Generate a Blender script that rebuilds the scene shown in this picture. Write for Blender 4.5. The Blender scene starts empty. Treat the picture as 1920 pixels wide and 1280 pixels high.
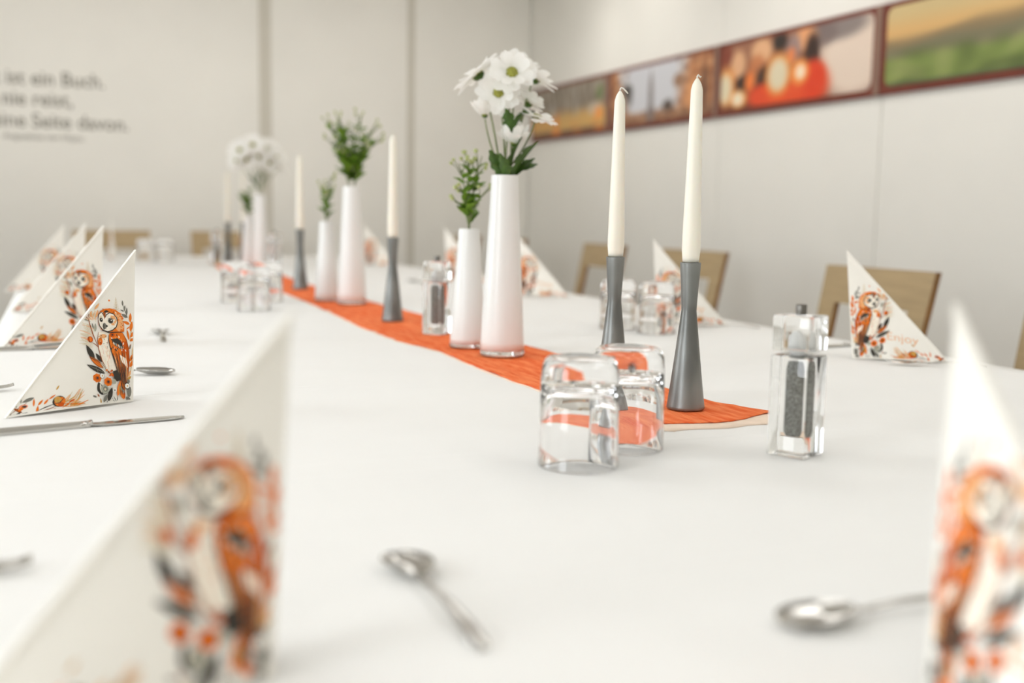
import bpy, bmesh, math, random
from mathutils import Vector, Matrix, noise

scn = bpy.context.scene
COL = scn.collection
R = math.radians

# ------------------------------------------------------------------ camera, world, exposure
YAW, PITCH, ROLL = R(22.858), R(6.785), R(0.95)
EYE = Vector((0.0, 0.0, 1.01))
_f0 = Vector((math.sin(YAW), math.cos(YAW), 0)); _r0 = Vector((math.cos(YAW), -math.sin(YAW), 0)); _up = Vector((0, 0, 1))
_fw = _f0 * math.cos(PITCH) - _up * math.sin(PITCH)
_u1 = _up * math.cos(PITCH) + _f0 * math.sin(PITCH)
_rt = _r0 * math.cos(ROLL) + _u1 * math.sin(ROLL)
_uc = -_r0 * math.sin(ROLL) + _u1 * math.cos(ROLL)
cam = bpy.data.cameras.new('camera')
cam.sensor_width = 36.0
cam.lens = 37.5
cam.clip_start = 0.02
cam.dof.use_dof = True
cam.dof.focus_distance = 1.47
cam.dof.aperture_fstop = 2.3
cam_ob = bpy.data.objects.new('camera', cam)
COL.objects.link(cam_ob)
cam_ob.matrix_world = Matrix(((_rt.x, _uc.x, -_fw.x, EYE.x), (_rt.y, _uc.y, -_fw.y, EYE.y), (_rt.z, _uc.z, -_fw.z, EYE.z), (0, 0, 0, 1)))
scn.camera = cam_ob

world = bpy.data.worlds.new('daylight')
scn.world = world
world.use_nodes = True
world.node_tree.nodes['Background'].inputs[0].default_value = (0.86, 0.93, 1.0, 1)
world.node_tree.nodes['Background'].inputs[1].default_value = 1.0

scn.view_settings.view_transform = 'Standard'
scn.view_settings.look = 'None'
scn.view_settings.gamma = 1.0
scn.view_settings.use_curve_mapping = False
scn.view_settings.exposure = 0.0
scn.cycles.max_bounces = 14
scn.cycles.transmission_bounces = 14
scn.cycles.glossy_bounces = 6
scn.cycles.diffuse_bounces = 5
scn.cycles.blur_glossy = 0.6
scn.cycles.use_light_tree = False
scn.cycles.sample_clamp_indirect = 6.0

PANEL_EMIT = 2.55       # luminance of the ceiling light panels
WINDOW_W = 62.0       # daylight entering each window
NEAR_W = 40.0          # downlights along the back wall
WASH_W = 14.5           # downlights along the picture wall

# ------------------------------------------------------------------ small helpers
def lin(c):
    c = c / 255.0
    return c / 12.92 if c <= 0.04045 else ((c + 0.055) / 1.055) ** 2.4

def rgb(r, g, b):
    return (lin(r), lin(g), lin(b), 1.0)

MATS = {}
def material(name, color, rough=0.6, metal=0.0, spec=0.5, trans=0.0, ior=1.45, emit=None, sss=0.0,
             noise_scale=None, noise_amt=0.1, noise_stretch=(1, 1, 1), bump=0.0, bump_scale=None, coat=0.0, color2=None, attr=None, sheen=0.0):
    m = bpy.data.materials.new(name)
    m.use_nodes = True
    nt = m.node_tree
    b = nt.nodes['Principled BSDF']
    b.inputs['Base Color'].default_value = color
    b.inputs['Roughness'].default_value = rough
    b.inputs['Metallic'].default_value = metal
    b.inputs['IOR'].default_value = ior
    b.inputs['Specular IOR Level'].default_value = spec
    b.inputs['Transmission Weight'].default_value = trans
    b.inputs['Coat Weight'].default_value = coat
    b.inputs['Sheen Weight'].default_value = sheen
    if sss:
        b.inputs['Subsurface Weight'].default_value = sss
        b.inputs['Subsurface Radius'].default_value = (0.02, 0.015, 0.01)
        b.inputs['Subsurface Scale'].default_value = 0.4
    if emit:
        b.inputs['Emission Color'].default_value = emit[0]
        b.inputs['Emission Strength'].default_value = emit[1]
    tc = nt.nodes.new('ShaderNodeTexCoord')
    mp = nt.nodes.new('ShaderNodeMapping')
    mp.inputs['Scale'].default_value = noise_stretch
    nt.links.new(tc.outputs['Object'], mp.inputs['Vector'])
    if noise_scale:
        nz = nt.nodes.new('ShaderNodeTexNoise')
        nz.inputs['Scale'].default_value = noise_scale
        nz.inputs['Detail'].default_value = 2
        nt.links.new(mp.outputs['Vector'], nz.inputs['Vector'])
        rp = nt.nodes.new('ShaderNodeValToRGB')
        lo = color2 if color2 else tuple(c * (1 - noise_amt) for c in color[:3]) + (1,)
        hi = color if color2 else tuple(min(1, c * (1 + noise_amt)) for c in color[:3]) + (1,)
        rp.color_ramp.elements[0].position = 0.35
        rp.color_ramp.elements[1].position = 0.65
        rp.color_ramp.elements[0].color = lo
        rp.color_ramp.elements[1].color = hi
        nt.links.new(nz.outputs['Fac'], rp.inputs['Fac'])
        nt.links.new(rp.outputs['Color'], b.inputs['Base Color'])
    if bump:
        n2 = nt.nodes.new('ShaderNodeTexNoise')
        n2.inputs['Scale'].default_value = bump_scale or 80
        n2.inputs['Detail'].default_value = 1.5
        nt.links.new(mp.outputs['Vector'], n2.inputs['Vector'])
        bp = nt.nodes.new('ShaderNodeBump')
        bp.inputs['Strength'].default_value = bump
        bp.inputs['Distance'].default_value = 0.002
        nt.links.new(n2.outputs['Fac'], bp.inputs['Height'])
        nt.links.new(bp.outputs['Normal'], b.inputs['Normal'])
    if attr:
        at = nt.nodes.new('ShaderNodeAttribute')
        at.attribute_name = attr
        nt.links.new(at.outputs['Color'], b.inputs['Base Color'])
    MATS[name] = m
    return m

M = material
M('wall_paint', rgb(235, 232, 224), 0.75, noise_scale=3, noise_amt=0.012)
M('wall_joint', rgb(204, 199, 186), 0.7, noise_scale=12, noise_amt=0.01)
M('floor_carpet', rgb(128, 122, 114), 0.95, noise_scale=60, noise_amt=0.15, bump=0.4, bump_scale=300)
M('ceiling_paint', rgb(236, 234, 228), 0.9, noise_scale=4, noise_amt=0.01)
M('linen', rgb(243, 242, 239), 0.85, spec=0.2, noise_scale=8, noise_amt=0.006)
M('napkin_tissue', rgb(245, 241, 232), 0.8, spec=0.25, noise_scale=40, noise_amt=0.008)
M('table_wood', rgb(150, 118, 84), 0.5, noise_scale=6, noise_amt=0.15, noise_stretch=(8, 1, 1))
M('steel_leg', rgb(150, 150, 150), 0.3, metal=1, noise_scale=30, noise_amt=0.04)
M('zinc', rgb(144, 146, 143), 0.4, metal=0.7, noise_scale=26, noise_amt=0.0, color2=rgb(112, 113, 110), noise_stretch=(1, 1, .45), bump=0.12, bump_scale=140)
M('candle_wax', rgb(244, 239, 225), 0.38, sss=0.25, noise_scale=20, noise_amt=0.008)
M('wick_cotton', rgb(240, 235, 224), 0.8, noise_scale=200, noise_amt=0.03)
M('opal_glass', rgb(234, 234, 231), 0.30, coat=0.12, noise_scale=6, noise_amt=0.005)
M('clear_glass', (1, 1, 1, 1), 0.0, trans=1.0, ior=1.5)
M('acrylic', (0.985, 0.99, 0.985, 1), 0.015, trans=1.0, ior=1.45)
M('pepper', rgb(166, 165, 158), 0.9, noise_scale=420, color2=rgb(112, 110, 104), bump=0.9, bump_scale=450)
M('salt', rgb(232, 230, 226), 0.9, noise_scale=400, noise_amt=0.1, bump=0.6, bump_scale=400)
M('mill_knob', rgb(120, 116, 110), 0.35, metal=0.9, noise_scale=50, noise_amt=0.05)
M('white_plastic', rgb(235, 235, 232), 0.4, noise_scale=10, noise_amt=0.01)
M('cutlery_steel', rgb(205, 203, 198), 0.12, metal=1.0, noise_scale=40, noise_amt=0.02)
M('runner_orange', rgb(252, 142, 88), 0.85, spec=0.15, noise_scale=38, color2=rgb(236, 102, 50), noise_stretch=(3.2, .5, 1), bump=0.7, bump_scale=140)
M('runner_sheer', rgb(243, 222, 202), 0.85, noise_scale=60, noise_amt=0.04)
M('chair_ply', rgb(172, 149, 112), 0.55, noise_scale=7, noise_amt=0.06, noise_stretch=(1, 1, 9))
M('chair_edge', rgb(150, 108, 62), 0.5, noise_scale=20, noise_amt=0.12)
M('seat_fabric', rgb(186, 168, 136), 0.9, noise_scale=90, noise_amt=0.08, bump=0.3, bump_scale=400)
M('frame_brown', rgb(112, 50, 34), 0.5, noise_scale=20, noise_amt=0.08)
M('frame_taupe', rgb(142, 112, 96), 0.5, noise_scale=20, noise_amt=0.05)
M('photo_print', (0.5, 0.5, 0.5, 1), 0.45, attr='print')
M('lettering', rgb(140, 136, 124), 0.6, noise_scale=30, noise_amt=0.03)
M('petal_white', rgb(253, 252, 249), 0.6, spec=0.2, noise_scale=60, noise_amt=0.01)
def translucent(m, k, col):
    nt = m.node_tree
    out = nt.nodes['Material Output']; b = nt.nodes['Principled BSDF']
    t = nt.nodes.new('ShaderNodeBsdfTranslucent'); t.inputs['Color'].default_value = col
    x = nt.nodes.new('ShaderNodeMixShader'); x.inputs[0].default_value = k
    nt.links.new(b.outputs[0], x.inputs[1]); nt.links.new(t.outputs[0], x.inputs[2]); nt.links.new(x.outputs[0], out.inputs['Surface'])
translucent(MATS['petal_white'], 0.45, rgb(254, 253, 249))
M('flower_disc', rgb(150, 150, 62), 0.7, noise_scale=300, noise_amt=0.25, bump=0.6, bump_scale=500)
M('leaf_dark', rgb(72, 104, 32), 0.5, noise_scale=60, color2=rgb(48, 76, 20))
M('leaf_fresh', rgb(122, 158, 48), 0.5, noise_scale=60, color2=rgb(90, 128, 32))
M('stem_green', rgb(116, 128, 78), 0.55, noise_scale=80, noise_amt=0.12)
M('bud_pale', rgb(176, 184, 122), 0.6, noise_scale=200, noise_amt=0.15)
M('light_diffuser', (1, 1, 1, 1), 0.5, emit=((1.0, 0.995, 0.985, 1), PANEL_EMIT))
M('light_housing', rgb(232, 232, 230), 0.4, noise_scale=10, noise_amt=0.01)
M('window_frame_white', rgb(230, 230, 228), 0.4, noise_scale=10, noise_amt=0.01)
PRINT = dict(orange=rgb(233, 122, 40), deep=rgb(203, 88, 26), rust=rgb(158, 86, 42), dark=rgb(66, 62, 56), grey=rgb(128, 126, 116), pale=rgb(226, 212, 182),
             cream=rgb(247, 238, 222), peach=rgb(240, 178, 122), pink=rgb(236, 150, 118), sage=rgb(176, 176, 160), ochre=rgb(206, 160, 84), white=rgb(250, 247, 240))
PKEYS = list(PRINT)
for k in PKEYS:
    M('print_' + k, PRINT[k], 0.8, spec=0.2, noise_scale=260, noise_amt=0.06)

def link(o, parent=None):
    COL.objects.link(o)
    if parent is not None:
        o.parent = parent
    return o

def mesh_data(name, verts, faces, mats, smooth=True, fmat=None):
    me = bpy.data.meshes.new(name)
    me.from_pydata([tuple(v) for v in verts], [], [tuple(f) for f in faces])
    if isinstance(mats, str):
        mats = [mats]
    for m in mats:
        me.materials.append(MATS[m])
    if fmat:
        me.polygons.foreach_set('material_index', fmat)
    bm = bmesh.new(); bm.from_mesh(me)
    bmesh.ops.recalc_face_normals(bm, faces=bm.faces)
    bm.to_mesh(me); bm.free()
    me.polygons.foreach_set('use_smooth', [smooth] * len(me.polygons))
    me.update()
    return me

def obj(name, me, parent=None, loc=None, rot=None, scale=None):
    o = bpy.data.objects.new(name, me)
    link(o, parent)
    if loc is not None: o.location = loc
    if rot is not None: o.rotation_euler = rot
    if scale is not None: o.scale = scale if hasattr(scale, '__len__') else (scale,) * 3
    return o

def tag(o, label=None, cat=None, group=None, kind=None):
    if label: o['label'] = label
    if cat: o['category'] = cat
    if group: o['group'] = group
    if kind: o['kind'] = kind
    return o

def thing(name, label, cat, loc=(0, 0, 0), rz=0.0, group=None):
    o = bpy.data.objects.new(name, None)
    o.empty_display_size = 0.03
    link(o)
    o.location = loc
    o.rotation_euler = (0, 0, rz)
    return tag(o, label, cat, group)

def copy_tree(o, parent=None):
    c = o.copy()
    link(c)
    c.parent = parent
    for ch in [x for x in o.children]:
        copy_tree(ch, c)
    return c

class Geo:
    """collects shapes into one mesh"""
    def __init__(s): s.v = []; s.f = []; s.m = []
    def add(s, v, f, mi=0):
        b = len(s.v)
        s.v += [Vector(p) for p in v]
        s.f += [tuple(i + b for i in q) for q in f]
        s.m += [mi] * len(f)
        return s
    def box(s, lo, hi, mi=0):
        x0, y0, z0 = lo; x1, y1, z1 = hi
        return s.add([(x0, y0, z0), (x1, y0, z0), (x1, y1, z0), (x0, y1, z0), (x0, y0, z1), (x1, y0, z1), (x1, y1, z1), (x0, y1, z1)],
                     [(0, 3, 2, 1), (4, 5, 6, 7), (0, 1, 5, 4), (1, 2, 6, 5), (2, 3, 7, 6), (3, 0, 4, 7)], mi)
    def lathe(s, prof, n=32, mi=0, center=(0, 0, 0), close=False):
        cx, cy, cz = center
        v = []; f = []
        for r, z in prof:
            for k in range(n):
                a = 2 * math.pi * k / n
                v.append((cx + max(r, 1e-5) * math.cos(a), cy + max(r, 1e-5) * math.sin(a), cz + z))
        m = len(prof)
        for i in range(m - 1 + (1 if close else 0)):
            j = (i + 1) % m
            for k in range(n):
                f.append((i * n + k, i * n + (k + 1) % n, j * n + (k + 1) % n, j * n + k))
        if not close:
            f.append(tuple(range(n - 1, -1, -1)))
            f.append(tuple((m - 1) * n + k for k in range(n)))
        return s.add(v, f, mi)
    def tube(s, pts, rad, n=8, mi=0):
        pts = [Vector(p) for p in pts]
        if not hasattr(rad, '__len__'): rad = [rad] * len(pts)
        v = []; f = []
        up = Vector((0.13, 0.27, 1)).normalized()
        for i, p in enumerate(pts):
            t = (pts[min(i + 1, len(pts) - 1)] - pts[max(i - 1, 0)]).normalized()
            a = t.cross(up)
            if a.length < 1e-3: a = t.cross(Vector((1, 0, 0)))
            a.normalize(); b = t.cross(a)
            for k in range(n):
                w = 2 * math.pi * k / n
                v.append(p + (a * math.cos(w) + b * math.sin(w)) * rad[i])
        for i in range(len(pts) - 1):
            for k in range(n):
                f.append((i * n + k, i * n + (k + 1) % n, (i + 1) * n + (k + 1) % n, (i + 1) * n + k))
        f.append(tuple(range(n - 1, -1, -1)))
        f.append(tuple((len(pts) - 1) * n + k for k in range(n)))
        return s.add(v, f, mi)
    def data(s, name, mats, smooth=True):
        return mesh_data(name, s.v, s.f, mats, smooth, s.m)

def bevel_box(name, lo, hi, mat, bev=0.004, seg=2, smooth=False):
    g = Geo().box(lo, hi)
    bm = bmesh.new()
    vs = [bm.verts.new(v) for v in g.v]
    for q in g.f: bm.faces.new([vs[i] for i in q])
    bmesh.ops.recalc_face_normals(bm, faces=bm.faces)
    bmesh.ops.bevel(bm, geom=list(bm.edges), offset=bev, segments=seg, affect='EDGES', profile=0.5)
    me = bpy.data.meshes.new(name)
    bm.to_mesh(me); bm.free()
    me.materials.append(MATS[mat])
    me.polygons.foreach_set('use_smooth', [smooth] * len(me.polygons))
    return me

def bez(p0, p1, p2, n):
    p0, p1, p2 = Vector(p0), Vector(p1), Vector(p2)
    return [p0 * (1 - t) ** 2 + p1 * 2 * t * (1 - t) + p2 * t * t for t in [i / (n - 1) for i in range(n)]]

def struct(name, me, parent=None, label=None, cat=None, **k):
    o = obj(name, me, parent, **k)
    if parent is None:
        tag(o, label, cat, kind='structure')
    return o

# ------------------------------------------------------------------ the room
XW, YB, XL, YN, ZC = 3.10, 7.10, -2.60, -1.80, 2.56
TZ = 0.75
struct('floor', Geo().box((XL - .1, YN - .1, -.1), (XW + .1, YB + .1, 0)).data('floor', 'floor_carpet', False), label='grey carpet floor under the banquet table', cat='floor')
struct('ceiling', Geo().box((XL - .1, YN - .1, ZC), (XW + .1, YB + .1, ZC + .1)).data('ceiling', 'ceiling_paint', False), label='white ceiling with recessed light panels', cat='ceiling')
# right wall: a backing with one panel per joint, 1.17 m wide
wr = struct('wall_right', Geo().box((XW + .012, YN - .1, 0), (XW + .12, YB + .1, ZC)).data('wall_right', 'wall_joint', False), label='pale grey panelled wall carrying the strip of photographs', cat='wall')
joints = [3.51 + 1.17 * k for k in range(-4, 4)]
ys = [YN] + [y for y in joints if YN < y < YB - .05] + [YB]
for a, b in zip(ys[:-1], ys[1:]):
    struct('wall_panel', bevel_box('wall_panel', (XW, a + .0022, 0), (XW + .02, b - .0022, ZC), 'wall_paint', .0015, 1), wr)
wb = struct('wall_back', Geo().box((XL - .1, YB + .012, 0), (XW, YB + .12, ZC)).data('wall_back', 'wall_joint', False), label='pale grey back wall with dark quotation and vertical joints', cat='wall')
for a, b in ((XL, .28 - 1.0), (.28 - 1.0, 1.200), (1.276, 2.196), (2.244, XW)):
    struct('wall_panel', bevel_box('wall_panel', (a + .002, YB, 0), (b - .002, YB + .02, ZC), 'wall_paint', .0015, 1), wb)
struct('wall_near', Geo().box((XL - .1, YN - .12, 0), (XW + .1, YN, ZC)).data('wall_near', 'wall_paint', False), label='plain pale wall behind the near end of the table', cat='wall')
g = Geo()
WIN = [(-1.2, 1.0), (2.0, 4.2)]
yy = [YN - .1]
for a, b in WIN: yy += [a, b]
yy.append(YB + .1)
for i in range(0, len(yy), 2): g.box((XL - .12, yy[i], 0), (XL, yy[i + 1], ZC))
for a, b in WIN:
    g.box((XL - .12, a, 0), (XL, b, .9)); g.box((XL - .12, a, 2.25), (XL, b, ZC))
struct('wall_left', g.data('wall_left', 'wall_paint', False), label='window wall on the left side of the room', cat='wall')
for i, (a, b) in enumerate(WIN):
    fr = Geo()
    for lo, hi in (((a, .9), (a + .06, 2.25)), ((b - .06, .9), (b, 2.25)), ((a + .06, .9), (b - .06, .96)), ((a + .06, 2.19), (b - .06, 2.25)), (((a + b) / 2 - .04, .96), ((a + b) / 2 + .04, 2.19))):
        fr.box((XL - .09, lo[0], lo[1]), (XL - .03, hi[0], hi[1]))
    w = struct('window_%d' % (i + 1), fr.data('window_frame', 'window_frame_white', False), label='white framed window %s on the left wall' % ('nearest the camera', 'beside the middle of the table')[i], cat='window')
    for c0, c1 in ((a + .06, (a + b) / 2 - .04), ((a + b) / 2 + .04, b - .06)):
        obj('pane', Geo().box((XL - .065, c0, .96), (XL - .06, c1, 2.19)).data('pane', 'clear_glass', False), w)
    L = bpy.data.lights.new('window_daylight', 'AREA')
    L.shape = 'RECTANGLE'; L.size = b - a - .2; L.size_y = 1.15
    L.energy = WINDOW_W; L.color = (0.90, 0.95, 1.0)
    lo = bpy.data.objects.new('window_daylight', L); link(lo)
    lo.location = (XL - .02, (a + b) / 2, 1.58); lo.rotation_euler = (0, R(-90), 0)

# ------------------------------------------------------------------ ceiling lights
def ceiling_panel(x, y, sx, sy, label):
    t = thing('ceiling_light', label, 'ceiling light', (x, y, ZC), group='ceiling light panels')
    f = Geo()
    w = .03
    f.box((-sx / 2, -sy / 2, -.025), (-sx / 2 + w, sy / 2, 0)).box((sx / 2 - w, -sy / 2, -.025), (sx / 2, sy / 2, 0))
    f.box((-sx / 2 + w, -sy / 2, -.025), (sx / 2 - w, -sy / 2 + w, 0)).box((-sx / 2 + w, sy / 2 - w, -.025), (sx / 2 - w, sy / 2, 0))
    obj('frame', f.data('frame', 'light_housing', False), t)
    obj('diffuser', Geo().box((-sx / 2 + w, -sy / 2 + w, -.02), (sx / 2 - w, sy / 2 - w, -.012)).data('diffuser', 'light_diffuser', False), t)
for j, y in enumerate((-1.0, .6, 2.2, 3.8, 5.2)):
    for i, x in enumerate((-.6, 1.5)):
        ceiling_panel(x, y, .62, 1.22, '%s ceiling light panel in the %s row over the table' % (('nearest', 'second', 'middle', 'fourth', 'farthest')[j], ('left', 'right')[i]))
RING = Geo().lathe([(.045, 0), (.06, 0), (.06, -.012), (.045, -.012)], 32, close=True).data('ring', 'light_housing')
def downlight(x, y, power, tilt, label, group):
    t = thing('downlight', label, 'downlight', (x, y, ZC), 0, group)
    obj('ring', RING, t)
    S = bpy.data.lights.new('downlight_lamp', 'SPOT')
    S.energy = power; S.spot_size = R(118); S.spot_blend = 1.0; S.shadow_soft_size = 0.05; S.color = (1, .975, .935)
    so = bpy.data.objects.new('downlight_lamp', S); link(so, t); so.location = (0, 0, -.02); so.rotation_euler = tilt
for k, y in enumerate((.9, 2.4, 3.9, 5.4)):
    downlight(XW - .85, y, WASH_W * 1.7, (0, R(-48), 0), '%s round downlight above the photograph wall' % ('nearest', 'second', 'third', 'farthest')[k], 'downlights along the picture wall')
for k, x in enumerate((-1.5, .1, 1.45, 2.55)):  # last lamp is an added fill that lightens the right room corner
    downlight(x, YB - 1.7, NEAR_W * (.9, .9, .85, .6)[k], (R(60), 0, 0), '%s round downlight before the back wall' % ('leftmost', 'second from left', 'third from left', 'added corner-brightening')[k], 'downlights along the back wall')

# ------------------------------------------------------------------ wall lettering
def text_mesh(body, size, mat, bold=0.0, depth=0.0):
    c = bpy.data.curves.new('txt', 'FONT')
    c.body = body; c.size = size; c.offset = bold; c.extrude = depth; c.align_x = 'RIGHT'
    c.resolution_u = 4
    o = bpy.data.objects.new('txt', c); COL.objects.link(o)
    dg = bpy.context.evaluated_depsgraph_get(); dg.update()
    me = bpy.data.meshes.new_from_object(o.evaluated_get(dg))
    bpy.data.objects.remove(o); bpy.data.curves.remove(c)
    me.materials.clear(); me.materials.append(MATS[mat])
    return me
def split_words(me, gap):
    bm = bmesh.new(); bm.from_mesh(me); bm.verts.ensure_lookup_table()
    seen = set(); isl = []
    for v0 in bm.verts:
        if v0.index in seen: continue
        st = [v0]; grp = []; seen.add(v0.index)
        while st:
            a = st.pop(); grp.append(a.index)
            for e in a.link_edges:
                b = e.other_vert(a)
                if b.index not in seen: seen.add(b.index); st.append(b)
        xs_ = [bm.verts[i].co.x for i in grp]
        isl.append((min(xs_), max(xs_), grp))
    bm.free()
    isl.sort(key=lambda k_: k_[0])
    words = []; end = None
    for a, b, grp in isl:
        if end is None or a - end > gap: words.append([])
        words[-1] += grp; end = b if end is None else max(end, b)
    out = []
    for wd in words:
        ix = {o_: n_ for n_, o_ in enumerate(wd)}
        out.append(mesh_data('word', [me.vertices[i].co.copy() for i in wd], [[ix[i] for i in p.vertices] for p in me.polygons if p.vertices[0] in ix], 'lettering', False))
    return out
q = thing('wall_quotation', 'dark grey quotation lettering on the pale back wall', 'lettering', (0, YB, 1.42))
for body, size, xe, z, w in (('Die Welt ist ein Buch.', .118, .268, 1.732, 1.0), ('Wer nie reist,', .118, .085, 1.610, 1.0), ('sieht nur eine Seite davon.', .118, .400, 1.482, 1.0), ('Augustinus von Hippo', .052, .140, 1.410, 1.0)):
    me = text_mesh(body, size, 'lettering', .0012 if size > .1 else 0.0, .0012)
    for wm in split_words(me, size * .16):
        obj('word', wm, q, (xe, -.0014, z - 1.42), (R(90), 0, 0), (.95, 1, 1))

# ------------------------------------------------------------------ strip of photographs on the right wall
def smooth01(a, b, x):
    t = max(0.0, min(1.0, (x - a) / (b - a))); return t * t * (3 - 2 * t)
def mix(c, d, t): return tuple(p * (1 - t) + q_ * t for p, q_ in zip(c, d))
def paint(base, blobs):
    def f(a, b):
        c = base(a, b) if callable(base) else base
        for (x, y, rx, ry, col, k) in blobs:
            d = math.hypot((a - x) / rx, (b - y) / ry)
            t = k * (1 - smooth01(.55, 1.15, d))
            if t > 0: c = mix(c, col, t)
        return c
    return f
def hills(a, b):
    n = noise.noise(Vector((a * 5, b * 4, 3))) * .06
    c = mix((206, 182, 130), (218, 174, 112), smooth01(.95, .62, b))
    c = mix(c, (140, 120, 86), smooth01(.66 + .18 * a, .50 + .16 * a, b + n))
    c = mix(c, (122, 116, 88), smooth01(.55 + .12 * a, .42 + .1 * a, b + n))
    c = mix(c, (122, 138, 70), smooth01(.42, .28, b + n))
    v = noise.noise(Vector((a * 9, b * 3.2, 1))); v2 = noise.noise(Vector((a * 4 + 5, b * 6, 3)))
    if b < .5: c = mix(c, (84, 98, 46) if v > 0 else (170, 172, 112), min(.6, abs(v) * 1.2) * smooth01(.5, .34, b))
    if b < .3: c = mix(c, (62, 70, 40), max(0, v2) * .9 * smooth01(.3, .1, b))
    c = mix(c, (70, 74, 60), smooth01(.06, 0, b) * .7)
    return c
def street(a, b):
    c = (206, 206, 210)
    c = mix(c, (176, 118, 76), smooth01(.26 - .16 * b, .14 - .1 * b, a))
    c = mix(c, (186, 122, 78), smooth01(.60 + .12 * b, .74 + .1 * b, a) * smooth01(1.0, .78, b * (1.25 - .5 * a)))
    c = mix(c, (150, 104, 74), smooth01(.26, .1, b + .05 * noise.noise(Vector((a * 18, b * 6, 5)))))
    v = noise.noise(Vector((a * 22, b * 9, 8)))
    return mix(c, (90, 66, 54) if v < 0 else (226, 190, 150), min(.45, abs(v)) * (1 if (a < .2 or a > .68 or b < .2) else 0))
def square(a, b):
    v = noise.noise(Vector((a * 26, b * 4, 2))); w = noise.noise(Vector((a * 7, b * 9, 6)))
    c = mix((118, 106, 92), (170, 158, 142), max(0, min(1, .4 + v)))
    c = mix(c, (206, 164, 96), smooth01(.55, .3, b + .1 * w))
    c = mix(c, (112, 84, 60), smooth01(.14, .02, b))
    return mix(c, (226, 136, 58), max(0, w - .1) * 1.6 * smooth01(.6, .4, b))
people = paint(lambda a, b: mix((104, 62, 46), (156, 104, 76), smooth01(.3, 1, b)), [
    (.90, .52, .27, .75, (226, 206, 188), 1), (.80, .93, .20, .22, (128, 116, 112), .9), (.71, .86, .10, .20, (120, 104, 100), .8),
    (.60, .86, .085, .20, (226, 160, 112), 1), (.645, .62, .055, .34, (56, 36, 28), 1), (.52, .75, .06, .24, (146, 128, 128), .8), (.51, .66, .035, .14, (230, 132, 80), .9),
    (.43, .90, .06, .18, (50, 38, 32), 1), (.30, .80, .09, .24, (228, 176, 132), 1), (.27, .55, .08, .26, (196, 120, 74), .9), (.13, .68, .07, .26, (224, 172, 130), 1), (.03, .86, .06, .2, (130, 56, 36), .9),
    (.17, .36, .07, .16, (52, 34, 26), 1), (.335, .40, .07, .22, (48, 32, 26), 1), (.22, .38, .04, .18, (236, 128, 60), 1),
    (.62, .18, .16, .36, (222, 66, 28), 1), (.66, .32, .09, .26, (218, 62, 26), 1), (.34, .14, .16, .22, (224, 74, 34), 1), (.47, .1, .16, .16, (226, 80, 36), 1),
    (.425, .42, .105, .36, (240, 140, 52), 1), (.425, .42, .08, .29, (222, 208, 176), 1), (.57, .40, .07, .22, (242, 150, 72), 1), (.575, .40, .035, .12, (248, 226, 196), 1),
    (.04, .36, .08, .36, (240, 150, 70), 1), (.035, .34, .058, .28, (226, 212, 178), 1), (.14, .15, .075, .17, (240, 160, 80), 1), (.135, .15, .05, .12, (240, 226, 196), 1)])
streetf = paint(street, [(.43, .42, .028, .52, (128, 118, 116), .9), (.43, .12, .05, .2, (120, 108, 104), .8), (.18, .62, .06, .15, (58, 54, 52), .9), (.2, .5, .04, .2, (70, 62, 58), .7), (.70, .64, .06, .14, (150, 110, 82), .9), (.60, .24, .06, .12, (74, 60, 52), .9), (.93, .42, .05, .4, (96, 64, 46), .7), (.82, .36, .06, .3, (226, 160, 106), .8)])
squaref = paint(square, [(.93, .72, .05, .18, (104, 120, 70), .9), (.88, .42, .1, .16, (206, 190, 172), .7), (.30, .5, .04, .2, (176, 170, 160), .8), (.62, .6, .02, .4, (180, 172, 162), .6), (.36, .3, .03, .16, (228, 132, 60), .9), (.92, .32, .06, .16, (236, 150, 70), .9)])
PZ0, PZ1, PW = 1.515, 1.875, 1.17
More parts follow.
